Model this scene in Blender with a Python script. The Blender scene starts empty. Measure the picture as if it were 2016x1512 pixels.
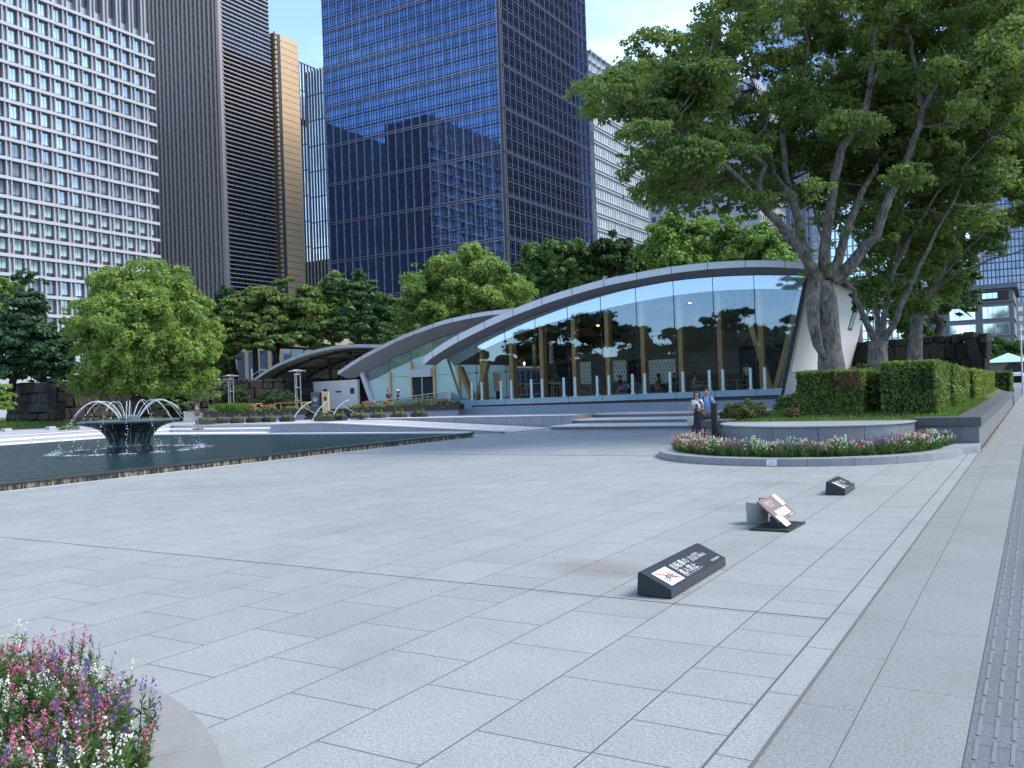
import bpy, math, random
import numpy as np
from mathutils import Vector, Matrix, noise
random.seed(7); rng=np.random.default_rng(7)
S=bpy.context.scene; COL=S.collection
R_=math.radians
# ---------------------------------------------------------------- camera frame (from the vanishing points of the paving grid)
F=1732.; CX,CY=1008.,756.; H=1.9
def _n(v): v=np.array(v,float); return v/np.linalg.norm(v)
_Y=_n([2043-CX,-(733-CY),-F]); _B=_n([-1890-CX,-(870-CY),-F])
_X=_n(-(_B-_B.dot(_Y)*_Y)); _Z=np.cross(_X,_Y); RW=np.array([_X,_Y,_Z])
def ray(u,v): return RW@np.array([u-CX,-(v-CY),-F])
C0=np.array([0,0,H])
def at(u,v,d): return C0+ray(u,v)*d/F
def onz(u,v,z=0): r=ray(u,v); return C0+r*(z-H)/r[2]
def ony(u,v,y): r=ray(u,v); return C0+r*y/r[1]
def onx(u,v,x): r=ray(u,v); return C0+r*x/r[0]
cam=bpy.data.cameras.new("camera"); co=bpy.data.objects.new("camera",cam); COL.objects.link(co); S.camera=co
co.matrix_world=Matrix(((*RW[0],0),(*RW[1],0),(*RW[2],H),(0,0,0,1)))
cam.sensor_width=36; cam.lens=36*F/2016; cam.clip_end=6000; cam.clip_start=.05
# ---------------------------------------------------------------- tags
def tag(o,label=None,cat=None,group=None,kind=None):
    if label:o["label"]=label
    if cat:o["category"]=cat
    if group:o["group"]=group
    if kind:o["kind"]=kind
    return o
def empty(name,loc,label,cat,group=None,rz=0):
    o=bpy.data.objects.new(name,None); o.empty_display_size=.1; COL.objects.link(o)
    o.location=loc; o.rotation_euler=(0,0,rz); return tag(o,label,cat,group)
def copy_tree(o,parent=None):
    c=o.copy(); COL.objects.link(c)
    if parent is not None: c.parent=parent
    for ch in KIDS.get(o,[]): 
        KIDS.setdefault(c,[]).append(copy_tree(ch,c))
    return c
KIDS={}
# ---------------------------------------------------------------- mesh builder (world coordinates; when parented, vertices are local to root)
class MB:
    def __init__(s): s.v=[];s.f=[];s.m=[]
    def poly(s,pts,mi=0):
        n=len(s.v); s.v+= [tuple(map(float,p)) for p in pts]; s.f.append(tuple(range(n,n+len(pts)))); s.m.append(mi); return s
    def box(s,x0,x1,y0,y1,z0,z1,mi=0):
        n=len(s.v); s.v+=[(x,y,z) for z in(z0,z1) for y in(y0,y1) for x in(x0,x1)]
        for q in((0,2,3,1),(4,5,7,6),(0,1,5,4),(2,6,7,3),(0,4,6,2),(1,3,7,5)): s.f.append(tuple(n+i for i in q)); s.m.append(mi)
        return s
    def obox(s,c,ux,uy,uz,mi=0):   # centre + half vectors
        c,ux,uy,uz=[np.array(a,float) for a in(c,ux,uy,uz)]; n=len(s.v)
        s.v+=[tuple(c+a*ux+b*uy+g*uz) for g in(-1,1) for b in(-1,1) for a in(-1,1)]
        for q in((0,2,3,1),(4,5,7,6),(0,1,5,4),(2,6,7,3),(0,4,6,2),(1,3,7,5)): s.f.append(tuple(n+i for i in q)); s.m.append(mi)
        return s
    def beam(s,a,b,w,h,mi=0,up=(0,0,1)):
        a=np.array(a,float);b=np.array(b,float);d=b-a;L=np.linalg.norm(d);d/=L
        x=np.cross(d,np.array(up,float)); 
        if np.linalg.norm(x)<1e-4:x=np.array([1.,0,0])
        x/=np.linalg.norm(x);y=np.cross(x,d)
        return s.obox((a+b)/2,x*w/2,d*L/2,y*h/2,mi)
    def prism(s,poly,d,mi=0):       # closed polygon extruded along vector d
        d=np.array(d,float); P=[np.array(p,float) for p in poly]; n=len(s.v);k=len(P)
        s.v+=[tuple(p) for p in P]+[tuple(p+d) for p in P]
        s.f.append(tuple(range(n+k-1,n-1,-1)));s.f.append(tuple(range(n+k,n+2*k)));s.m+=[mi,mi]
        for i in range(k):
            j=(i+1)%k; s.f.append((n+i,n+j,n+k+j,n+k+i)); s.m.append(mi)
        return s
    def tube(s,pts,r,seg=8,mi=0,cap=True):
        P=[np.array(p,float) for p in pts]; rr=r if hasattr(r,'__len__') else [r]*len(P); n=len(s.v)
        px=None
        for i,p in enumerate(P):
            t=P[min(i+1,len(P)-1)]-P[max(i-1,0)]; t/=max(np.linalg.norm(t),1e-9)
            if px is None:
                a=np.array([0,0,1.]) if abs(t[2])<.9 else np.array([1.,0,0]); px=np.cross(t,a)
            px=px-px.dot(t)*t; px/=max(np.linalg.norm(px),1e-9); py=np.cross(t,px)
            for k in range(seg):
                a=2*math.pi*k/seg; s.v.append(tuple(p+rr[i]*(math.cos(a)*px+math.sin(a)*py)))
        for i in range(len(P)-1):
            for k in range(seg):
                a=n+i*seg+k;b=n+i*seg+(k+1)%seg; s.f.append((a,b,b+seg,a+seg)); s.m.append(mi)
        if cap:
            s.f.append(tuple(n+k for k in range(seg-1,-1,-1))); s.f.append(tuple(n+(len(P)-1)*seg+k for k in range(seg))); s.m+=[mi,mi]
        return s
    def lathe(s,c,prof,seg=24,mi=0):
        n=len(s.v)
        for r,z in prof:
            for k in range(seg):
                a=2*math.pi*k/seg; s.v.append((c[0]+r*math.cos(a),c[1]+r*math.sin(a),c[2]+z))
        for i in range(len(prof)-1):
            for k in range(seg):
                a=n+i*seg+k;b=n+i*seg+(k+1)%seg; s.f.append((a,b,b+seg,a+seg)); s.m.append(mi)
        s.f.append(tuple(n+k for k in range(seg-1,-1,-1))); s.f.append(tuple(n+(len(prof)-1)*seg+k for k in range(seg))); s.m+=[mi,mi]
        return s
    def sphere(s,c,rx,ry=None,rz=None,seg=12,rings=8,mi=0):
        ry=ry or rx; rz=rz or rx; n=len(s.v)
        for i in range(1,rings):
            t=math.pi*i/rings
            for k in range(seg):
                a=2*math.pi*k/seg; s.v.append((c[0]+rx*math.sin(t)*math.cos(a),c[1]+ry*math.sin(t)*math.sin(a),c[2]+rz*math.cos(t)))
        s.v+=[(c[0],c[1],c[2]+rz),(c[0],c[1],c[2]-rz)]; tp=len(s.v)-2;bt=tp+1
        for i in range(rings-2):
            for k in range(seg):
                a=n+i*seg+k;b=n+i*seg+(k+1)%seg; s.f.append((a,a+seg,b+seg,b)); s.m.append(mi)
        for k in range(seg):
            s.f.append((tp,n+k,n+(k+1)%seg)); q=n+(rings-2)*seg; s.f.append((bt,q+(k+1)%seg,q+k)); s.m+=[mi,mi]
        return s
    def build(s,name,mats,parent=None,smooth=False,bevel=0,origin=None,ang=40):
        me=bpy.data.meshes.new(name)
        o0=Vector(parent.location) if parent is not None and parent.type=='EMPTY' else Vector((0,0,0))
        if parent is not None and parent.get('_abs'): o0=Vector(parent['_abs'])
        V=s.v
        if parent is not None and (abs(parent.rotation_euler.z)>1e-9 or parent.get('_loc')): o0=Vector((0,0,0))
        if origin is not None: o0=Vector(origin)
        if o0.length>0: V=[(a-o0.x,b-o0.y,c-o0.z) for a,b,c in V]
        me.from_pydata(V,[],s.f)
        mats=mats if isinstance(mats,(list,tuple)) else [mats]
        for m in mats: me.materials.append(m)
        if len(mats)>1: me.polygons.foreach_set('material_index',s.m)
        if smooth: 
            me.polygons.foreach_set('use_smooth',[True]*len(me.polygons))
        me.update()
        o=bpy.data.objects.new(name,me); COL.objects.link(o)
        if smooth and hasattr(me,'set_sharp_from_angle'): me.set_sharp_from_angle(angle=R_(ang))
        if bevel:
            b=o.modifiers.new('bevel','BEVEL'); b.width=bevel; b.segments=2; b.limit_method='ANGLE'
        if parent is not None:
            o.parent=parent; KIDS.setdefault(parent,[]).append(o)
            if parent.type!='EMPTY': o['_abs']=parent.get('_abs',(0,0,0))
            else: o['_abs']=tuple(o0)
            if parent.get('_loc'): o['_loc']=1
        elif origin is not None: o.location=origin; o['_abs']=tuple(origin)
        return o
def struct(name,mb,m): return tag(mb.build(name,m),kind='structure')
def thing(name,mb,m,label,cat,group=None,origin=None,**k):
    if origin is None:
        V=np.array(mb.v); origin=(float(V[:,0].mean()),float(V[:,1].mean()),float(V[:,2].min()))
    return tag(mb.build(name,m,origin=origin,**k),label,cat,group)
# ---------------------------------------------------------------- materials
class NT:
    def __init__(s,name):
        s.m=bpy.data.materials.new(name); s.m.use_nodes=True; s.t=s.m.node_tree; s.t.nodes.clear()
        s.out=s.t.nodes.new('ShaderNodeOutputMaterial')
    def n(s,ty,**k):
        nd=s.t.nodes.new('ShaderNode'+ty); ins=k.pop('ins',{})
        for a,b in k.items(): setattr(nd,a,b)
        for a,b in ins.items(): s.set(nd.inputs[a],b)
        return nd
    def set(s,sock,b):
        if isinstance(b,bpy.types.NodeSocket): s.t.links.new(b,sock)
        else:
            if hasattr(b,'__len__') and len(b)==3 and sock.type=='RGBA': b=(*b,1)
            sock.default_value=b
    def math(s,op,a,b=0,c=0):
        nd=s.n('Math',operation=op); s.set(nd.inputs[0],a); s.set(nd.inputs[1],b); s.set(nd.inputs[2],c); return nd.outputs[0]
    def mix(s,f,a,b,blend='MIX'):
        nd=s.n('Mix',data_type='RGBA',blend_type=blend); s.set(nd.inputs[0],f); s.set(nd.inputs[6],a); s.set(nd.inputs[7],b); return nd.outputs[2]
    def noise(s,vec,scale,detail=3,rough=.5,dist=0):
        return s.n('TexNoise',ins={'Vector':vec,'Scale':scale,'Detail':detail,'Roughness':rough,'Distortion':dist}).outputs['Fac']
    def ramp(s,f,stops):
        nd=s.n('ValToRGB',ins={0:f}); r=nd.color_ramp
        while len(r.elements)<len(stops): r.elements.new(.5)
        for e,(p,c) in zip(r.elements,stops): e.position=p; e.color=(*c,1) if hasattr(c,'__len__') else (c,c,c,1)
        return nd.outputs[0]
    def pos(s): return s.n('NewGeometry').outputs['Position']
    def obj(s): return s.n('TexCoord').outputs['Object']
    def pbsdf(s,**k):
        nd=s.n('BsdfPrincipled'); 
        for a,b in k.items(): s.set(nd.inputs[a.replace('_',' ')],b)
        return nd
    def bump(s,h,strength=.3,dist=.01): return s.n('Bump',ins={'Height':h,'Strength':strength,'Distance':dist}).outputs[0]
    def done(s,sh): s.t.links.new(sh if isinstance(sh,bpy.types.NodeSocket) else sh.outputs[0],s.out.inputs[0]); return s.m
def sc(c,k): return tuple(min(1,x*k) for x in c)
MATS={}
def basic(name,col,rough=.6,var=.15,scale=4,metal=0,spec=.5,bump=0,bscale=60,obj=False):
    if name in MATS:return MATS[name]
    t=NT(name); p=t.obj() if obj else t.pos(); f=t.noise(p,scale,4,.6)
    c=t.mix(f,sc(col,1-var*1.6),sc(col,1+var*1.6))
    b=t.pbsdf(Base_Color=c,Roughness=rough,Metallic=metal,Specular_IOR_Level=spec)
    if bump: t.set(b.inputs['Normal'],t.bump(t.noise(p,bscale,3),bump,.01))
    MATS[name]=t.done(b); return MATS[name]
def granite(name,col,var=.25,joint=None,stain=0.0,rough=.55,speck=240):
    """speckled granite; joint=(lenX,height,axis) adds cut block joints"""
    t=NT(name); p=t.pos()
    s1=t.noise(p,speck,2,.7); s2=t.noise(p,1.3,4,.6); s3=t.noise(p,14,3,.6)
    c=t.mix(t.ramp(s1,[(.35,0),(.65,1)]),sc(col,1-var),sc(col,1+var))
    c=t.mix(t.math('MULTIPLY',t.ramp(s2,[(.3,0),(.7,1)]),.5),c,sc(col,.72))
    c=t.mix(t.math('MULTIPLY',t.ramp(s3,[(.5,0),(.75,1)]),.25),c,sc(col,1.2))
    if stain:
        sx=t.n('SeparateXYZ',ins={0:p}); 
        cv=t.n('CombineXYZ',ins={0:t.math('MULTIPLY',sx.outputs[0],2.5),1:t.math('MULTIPLY',sx.outputs[1],2.5),2:t.math('MULTIPLY',sx.outputs[2],.35)})
        st=t.noise(cv.outputs[0],1.6,5,.65)
        c=t.mix(t.math('MULTIPLY',t.ramp(st,[(.5,0),(.72,1)]),stain),c,sc(col,.35))
    b=t.pbsdf(Base_Color=c,Roughness=rough)
    t.set(b.inputs['Normal'],t.bump(s1,.15,.002))
    return t.done(b)
def paving(name,col,w,h,x0,y0,offset=.5,var=.10,mortar=.005,tint=0.0,joint=(.06,.058,.06)):
    """slabs: h wide in X, w long in Y"""
    t=NT(name); p=t.pos(); sp=t.n('SeparateXYZ',ins={0:p})
    v=t.n('CombineXYZ',ins={0:t.math('SUBTRACT',sp.outputs[1],y0),1:t.math('SUBTRACT',sp.outputs[0],x0)}).outputs[0]
    def brick(c1,c2,mo,ms=mortar):
        b=t.n('TexBrick',offset=offset,offset_frequency=2,squash=1.0,squash_frequency=2)
        for k,q in {'Vector':v,'Color1':(*c1,1),'Color2':(*c2,1),'Mortar':(*mo,1),'Scale':1.0,'Mortar Size':ms,'Mortar Smooth':.1,'Bias':0.0,'Brick Width':w,'Row Height':h}.items(): t.set(b.inputs[k],q)
        return b
    b=brick((0,0,0),(1,1,1),(.5,.5,.5))
    tone=t.n('RGBToBW',ins={0:b.outputs['Color']}).outputs[0]
    sp1=t.noise(p,62,4,.85); sp1b=t.noise(p,26,3,.8); big=t.noise(p,.22,4,.6); mid=t.noise(p,1.1,5,.65)
    c=t.mix(tone,sc(col,1-var),sc(col,1+var))
    c=t.mix(t.ramp(sp1,[(.38,0),(.62,1)]),t.mix(.75,c,sc(col,.45)),t.mix(.65,c,sc(col,1.6)))
    c=t.mix(t.math('MULTIPLY',t.ramp(sp1b,[(.5,0),(.66,1)]),.40),c,sc(col,.5))
    c=t.mix(t.math('MULTIPLY',t.ramp(mid,[(.40,0),(.70,1)]),.42),c,sc(col,.66))
    c=t.mix(t.math('MULTIPLY',t.ramp(big,[(.45,0),(.65,1)]),.30),c,sc(col,1.18))
    red=t.math('MULTIPLY',t.math('GREATER_THAN',t.math('FRACT',t.math('MULTIPLY',tone,7.3)),.72),tint)
    c=t.mix(red,c,(col[0]*1.12,col[1]*.93,col[2]*.88))
    st=t.noise(t.n('VectorMath',operation='MULTIPLY',ins={0:p,1:(1,.6,1)}).outputs[0],.55,5,.7,.6)
    c=t.mix(t.math('MULTIPLY',t.ramp(st,[(.56,0),(.72,1)]),.38),c,(col[0]*.66,col[1]*.60,col[2]*.52))
    gum=t.n('TexVoronoi',feature='F1',ins={'Vector':p,'Scale':2.3,'Randomness':1.0}); gd=t.math('LESS_THAN',gum.outputs['Distance'],t.math('MULTIPLY_ADD',t.n('TexWhiteNoise',ins={'Vector':gum.outputs['Position']}).outputs['Value'],.05,-.012))
    c=t.mix(t.math('MULTIPLY',gd,.45),c,sc(col,.35))
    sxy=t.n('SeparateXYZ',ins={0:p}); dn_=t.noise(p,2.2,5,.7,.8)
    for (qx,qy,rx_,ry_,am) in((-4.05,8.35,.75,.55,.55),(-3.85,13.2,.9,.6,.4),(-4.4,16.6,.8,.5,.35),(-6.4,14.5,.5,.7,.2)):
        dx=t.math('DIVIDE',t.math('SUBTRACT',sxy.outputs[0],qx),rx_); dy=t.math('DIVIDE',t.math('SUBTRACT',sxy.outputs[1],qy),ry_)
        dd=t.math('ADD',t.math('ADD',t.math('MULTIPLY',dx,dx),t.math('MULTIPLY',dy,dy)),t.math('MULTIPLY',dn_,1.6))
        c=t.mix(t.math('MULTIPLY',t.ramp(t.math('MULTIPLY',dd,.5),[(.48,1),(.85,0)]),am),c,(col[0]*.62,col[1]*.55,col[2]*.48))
    c=t.mix(b.outputs['Fac'],c,joint)
    bs=t.pbsdf(Base_Color=c,Roughness=t.math('MULTIPLY_ADD',mid,.25,.42),Specular_IOR_Level=.4)
    hh=t.math('SUBTRACT',t.math('MULTIPLY',sp1,.25),b.outputs['Fac'])
    t.set(bs.inputs['Normal'],t.bump(hh,.25,.004))
    return t.done(bs)
def leafmat(name,c1,c2,trans=.25,scale=.8,yellow=None):
    t=NT(name); a=t.n('Attribute',attribute_name='tint').outputs['Fac']
    p=t.pos(); f=t.noise(p,scale,2)
    c=t.mix(a,c1,c2); c=t.mix(t.math('MULTIPLY',t.ramp(f,[(.4,0),(.65,1)]),.35),c,yellow or sc(c2,1.25))
    d=t.pbsdf(Base_Color=c,Roughness=.55,Specular_IOR_Level=.25)
    tr=t.n('BsdfTranslucent',ins={'Color':t.mix(.5,c,(c2[0]*1.4,c2[1]*1.5,c2[2]*.6))})
    return t.done(t.n('MixShader',ins={0:trans,1:d.outputs[0],2:tr.outputs[0]}))
def towerglass(name,tint,rough=.03,metal=.95,base=None,cell=None,wav=.0):
    t=NT(name); p=t.pos()
    c=tint
    if cell:
        sp=t.n('VectorMath',operation='SNAP',ins={0:p,1:cell}).outputs[0]
        w=t.n('TexWhiteNoise',ins={0:sp}).outputs['Value']
        c=t.mix(t.math('MULTIPLY',w,1.0),sc(tint,.72),sc(tint,1.12))
    b=t.pbsdf(Base_Color=c,Roughness=rough,Metallic=metal)
    if wav: t.set(b.inputs['Normal'],t.bump(t.noise(p,.35,2),wav,.3))
    return t.done(b)
def text_mb(body,size,origin,ux,uy,name,m,parent,thick=.0015,lift=.002,align='LEFT',space=1.0,wid=None):
    cu=bpy.data.curves.new('t','FONT'); cu.body=body; cu.size=size; cu.align_x=align; cu.align_y='TOP'; cu.space_line=space; cu.resolution_u=2
    o=bpy.data.objects.new('t',cu); COL.objects.link(o); dg=bpy.context.evaluated_depsgraph_get(); dg.update()
    me=bpy.data.meshes.new_from_object(o.evaluated_get(dg)); bpy.data.objects.remove(o)
    ux=_n(ux);uy=_n(uy);nz=np.cross(ux,uy); og=np.array(origin,float)
    xs=[v.co.x for v in me.vertices]; k=1.0
    if wid and xs: k=wid/max(1e-6,max(xs)-min(xs))
    mb=MB()
    mb.v=[tuple(og+ux*v.co.x*k+uy*v.co.y+nz*lift) for v in me.vertices]; mb.f=[tuple(p.vertices) for p in me.polygons]; mb.m=[0]*len(mb.f)
    bpy.data.meshes.remove(me)
    return mb.build(name,m,parent)
# ---------------------------------------------------------------- foliage
def leaves(name,lobes,n,size,m,parent=None,sub=9,flat=.75,inner=.22,up=.35,origin=None,elong=1.5,seed=0,subr=.42,shape=None,tintr=(0,1),out=.10):
    g=np.random.default_rng(seed+len(name)); L=np.array(lobes,float)
    w=(L[:,3]*L[:,4]+L[:,3]*L[:,5]+L[:,4]*L[:,5]); w/=w.sum()
    # clump centres on the lobes
    K=max(1,int(sub*len(L))); li=g.choice(len(L),K,p=w)
    d=g.normal(size=(K,3)); d/=np.linalg.norm(d,axis=1)[:,None]; d[:,2]=np.where(d[:,2]<-.5,-d[:,2]*.5,d[:,2])
    cc=L[li,:3]+d*L[li,3:6]*g.uniform(.6,.92,(K,1)); cr=L[li,3:6].mean(axis=1)*subr*g.uniform(.6,1.3,K); cd=d
    ct=g.uniform(*tintr,K)
    ci=g.choice(K,n,p=(cr**2)/(cr**2).sum())
    d2=g.normal(size=(n,3)); d2+=cd[ci]*.55+np.array([0,0,.35]); d2/=np.linalg.norm(d2,axis=1)[:,None]
    rr=np.where(g.random(n)<inner,g.uniform(.1,.9,n),g.uniform(.80,1.1,n)); rr=np.where(g.random(n)<out,g.uniform(1.05,1.5,n),rr)
    P=cc[ci]+d2*(cr[ci]*rr)[:,None]*np.array([1,1,flat])
    N=d2*.8+g.normal(size=(n,3))*.55+np.array([0,0,up]); N/=np.linalg.norm(N,axis=1)[:,None]
    T=np.cross(N,g.normal(size=(n,3))); T/=np.linalg.norm(T,axis=1)[:,None]; B=np.cross(N,T)
    s=size*g.uniform(.6,1.35,n)[:,None]
    tint=np.clip(ct[ci]*.6+g.uniform(0,.4,n),0,1)
    return quads(name,P,T*s*elong*.5,B*s*.5,tint,m,parent,origin)
def quads(name,P,T,B,tint,m,parent=None,origin=None):
    n=len(P); o0=np.zeros(3)
    if origin is not None:o0=np.array(origin)
    elif parent is not None and not parent.get('_loc'): o0=np.array(parent['_abs']) if parent.get('_abs') else np.array(parent.location)
    V=np.empty((n,4,3)); Q=P-o0
    V[:,0]=Q-T; V[:,1]=Q-B*.9; V[:,2]=Q+T; V[:,3]=Q+B*.9
    me=bpy.data.meshes.new(name); me.vertices.add(n*4); me.vertices.foreach_set('co',V.ravel().astype('f'))
    me.loops.add(n*4); me.loops.foreach_set('vertex_index',np.arange(n*4,dtype='i'))
    me.polygons.add(n); me.polygons.foreach_set('loop_start',np.arange(0,n*4,4,dtype='i')); 
    try: me.polygons.foreach_set('loop_total',np.full(n,4,dtype='i'))
    except Exception: pass
    me.update(calc_edges=True)
    a=me.attributes.new('tint','FLOAT','FACE'); a.data.foreach_set('value',np.asarray(tint,dtype='f'))
    me.materials.append(m); o=bpy.data.objects.new(name,me); COL.objects.link(o)
    if parent is not None: o.parent=parent; KIDS.setdefault(parent,[]).append(o)
    elif origin is not None: o.location=origin
    return o
# ================================================================ WORLD, SUN
W=bpy.data.worlds.new("World"); S.world=W; W.use_nodes=True; nt=W.node_tree; nt.nodes.clear()
def wn(ty,**k):
    nd=nt.nodes.new('ShaderNode'+ty)
    for a,b in k.items(): setattr(nd,a,b)
    return nd
SUNAZ=R_(62); SUNEL=R_(52)     # azimuth measured from +Y towards +X
wo=wn('OutputWorld'); bg=wn('Background'); sky=wn('TexSky',sky_type='NISHITA',sun_disc=False,sun_elevation=SUNEL,sun_rotation=SUNAZ,altitude=0,air_density=1.0,dust_density=.25,ozone_density=2.5)
tc=wn('TexCoord'); mp=wn('Mapping'); mp.inputs['Scale'].default_value=(1.2,1.2,5.5); mp.inputs['Rotation'].default_value=(0,.06,.5)
nz=wn('TexNoise'); nz.inputs['Scale'].default_value=1.7; nz.inputs['Detail'].default_value=6; nz.inputs['Roughness'].default_value=.55; nz.inputs['Distortion'].default_value=.4
rp=wn('ValToRGB'); rp.color_ramp.elements[0].position=.42; rp.color_ramp.elements[1].position=.72
mx=wn('Mix',data_type='RGBA'); mu=wn('Math',operation='MULTIPLY'); mu.inputs[1].default_value=.42
hs=wn('HueSaturation'); hs.inputs['Saturation'].default_value=1.0; hs.inputs['Value'].default_value=1.0
L=nt.links.new
L(tc.outputs['Generated'],mp.inputs[0]); L(mp.outputs[0],nz.inputs['Vector']); L(nz.outputs['Fac'],rp.inputs[0]); L(rp.outputs[0],mu.inputs[0]); L(mu.outputs[0],mx.inputs[0])
L(sky.outputs[0],hs.inputs['Color']); L(hs.outputs[0],mx.inputs[6]); mx.inputs[7].default_value=(6.6,7.2,8.0,1)
L(mx.outputs[2],bg.inputs[0]); bg.inputs[1].default_value=.15; L(bg.outputs[0],wo.inputs[0])
sl=bpy.data.lights.new("sun",'SUN'); sl.energy=2.1; sl.angle=R_(24); sl.color=(1,.94,.84)
so=bpy.data.objects.new("sun",sl); COL.objects.link(so)
sd=Vector((math.sin(SUNAZ)*math.cos(SUNEL),math.cos(SUNAZ)*math.cos(SUNEL),math.sin(SUNEL)))
so.rotation_euler=sd.to_track_quat('Z','Y').to_euler(); so.location=sd*80
S.view_settings.view_transform='Standard'; S.view_settings.look='None'; S.view_settings.exposure=1.32; S.view_settings.gamma=1
# ================================================================ SETTING
PAV=(.268,.280,.276)
m_pav=paving('plaza_granite',PAV,1.033,.717,-2.06,4.12,tint=.04,var=.18)
m_pav2=paving('border_granite',PAV,.515,.57,-2.06,5.16,offset=0,var=.06)
m_strip=paving('strip_granite',sc(PAV,1.0),1.03,.21,-1.49,5.42,offset=0,var=.05)
m_side=paving('sidewalk_granite',(.215,.224,.221),1.39,.56,-.94,5.11,var=.07,mortar=.003)
m_side0=paving('sidewalk_granite_narrow',(.215,.224,.221),1.05,.34,-1.28,4.78,var=.08,mortar=.003)
m_side2=paving('sidewalk_far',(.215,.224,.221),.69,.56,.34,5.11,var=.07)
m_terr=paving('terrace_granite',(.40,.40,.42),.9,.6,0,0,var=.08,tint=.1)
m_dark_joint=basic('joint_dark',(.05,.045,.05),.8)
m_brown_joint=basic('groove_brown',(.10,.097,.10),.8,scale=12)
m_gran=granite('granite_grey',(.27,.285,.33),stain=.15)
m_gran_l=granite('granite_light',(.40,.41,.44),stain=.1)
m_gran_d=granite('granite_dark',(.055,.057,.065),stain=.3)
m_tread=basic('step_tread',(.62,.60,.60),.6,.06,3)
m_grass=basic('lawn_soil',(.045,.075,.018),.9,.4,3)
m_asph=basic('asphalt',(.05,.05,.053),.85,.2,2)
def sheet(name,x0,x1,y0,y1,z,m): return struct(name,MB().poly([(x0,y0,z),(x1,y0,z),(x1,y1,z),(x0,y1,z)]),m)
sheet('ground',-2500,2500,-2500,2500,-.06,m_asph)
sheet('plaza_paving',-20.3,-2.06,-45,42,0,m_pav)
sheet('plaza_paving_far',-42.5,-20.3,31.0,42,0,m_pav)
sheet('paving_border',-2.06,-1.49,-45,25.2,0,m_pav2)
sheet('paving_strip',-1.49,-1.28,-45,25.2,0,m_strip)
sheet('sidewalk_edge',-1.28,-.94,-45,95,0,m_side0)
sheet('sidewalk',-.94,-.38,-45,95,0,m_side)
sheet('sidewalk_outer',.34,3.4,-45,95,0,m_side2)
g=MB(); g.box(-1.292,-1.27,-45,25.1,.0015,.004); struct('pavement_groove',g,m_brown_joint)
g=MB(); g.box(-1.497,-1.489,-45,25.1,.0015,.004); struct('pavement_groove_narrow',g,m_brown_joint)
g=MB(); g.box(-20,-1.49,7.26,7.269,.001,.003); g.box(-20.2,-9.0,22.31,22.35,.001,.004); struct('expansion_joint',g,m_dark_joint)
# tactile strip: dark tiles, raised bars
tx=MB()
tx.box(-.38,.34,-6,95,-.03,.001)
struct('tactile_paving',tx,paving('tactile_tile',(.125,.135,.145),.335,.30,-.38,5.42,offset=0,var=.12,mortar=.005,joint=(.06,.06,.06)))
tx=MB(); y=4.2
while y<60:
    for k in range(8):
        x=-.335+k*.082
        w=.0105
        tx.prism([(x-w,y,.0012),(x+w,y,.0012),(x+w*.7,y,.0062),(x-w*.7,y,.0062)],(0,.285,0))
    y+=.335 if y<25 else .67
struct('tactile_bars',tx,basic('tactile_bar',(.125,.14,.148),.7,.15,9))
# ---------------- pool
m_water=NT('water'); p=m_water.pos()
pw=m_water.n('VectorMath',operation='MULTIPLY',ins={0:p,1:(1.0,1.5,1)}).outputs[0]
hh=m_water.math('ADD',m_water.noise(pw,3.2,4,.65,.8),m_water.math('MULTIPLY',m_water.noise(pw,.9,3,.6),.9))
bn=m_water.bump(hh,1.0,.14)
fr_=m_water.math('MULTIPLY',m_water.n('LayerWeight',ins={'Blend':.35,'Normal':bn}).outputs['Fresnel'],.50)
m_water=m_water.done(m_water.n('MixShader',ins={0:fr_,1:m_water.n('BsdfDiffuse',ins={'Color':(.010,.024,.024,1)}).outputs[0],2:m_water.n('BsdfGlossy',ins={'Color':(.85,.95,.98,1),'Roughness':.05,'Normal':bn}).outputs[0]}))
sheet('pool_water',-42.4,-20.6,-30,30.62,.175,m_water)
# stained wet outer face and coping
t=NT('wet_stone'); p=t.pos(); sp=t.n('SeparateXYZ',ins={0:p})
cv=t.n('CombineXYZ',ins={0:t.math('MULTIPLY',sp.outputs[0],6),1:t.math('MULTIPLY',sp.outputs[1],6),2:t.math('MULTIPLY',sp.outputs[2],1.2)}).outputs[0]
st=t.noise(cv,1.5,4,.7); st2=t.noise(p,.5,3)
c=t.mix(t.math('MULTIPLY',t.ramp(st,[(.47,0),(.6,1)]),t.ramp(st2,[(.3,.3),(.6,1)])),(.012,.013,.016),(.34,.30,.17))
c=t.mix(t.ramp(t.noise(cv,3.5,2),[(.6,0),(.68,1)]),c,(.22,.16,.08))
c=t.mix(t.ramp(sp.outputs[2],[(.115,1),(.165,0)]),(.012,.014,.018),c)
m_wet=t.done(t.pbsdf(Base_Color=c,Roughness=.25))
m_cop=granite('pool_coping',(.03,.036,.042),rough=.18)
pr=empty('pool_border',(-20.4,10,0),'long dark wet stone rim with lime stains along the near side of the fountain pool','pool border')
MB().box(-20.62,-20.30,-30,30.7,.0,.15).build('rim_face',m_wet,pr)
MB().box(-20.66,-20.27,-30,30.74,.151,.21).build('rim_coping',m_cop,pr,bevel=.012)
g=MB(); g.box(-20.20,-20.27,-30,30.9,.0005,.02); g.build('drain_edge',m_gran_l,pr)
g=MB(); g.box(-42.2,-20.66,30.62,31.0,-.05,.235); thing('pool_edge',g,m_tread,'pale stone edge along the far side of the pool below the ramp wall','pool edge',bevel=.01)
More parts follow.
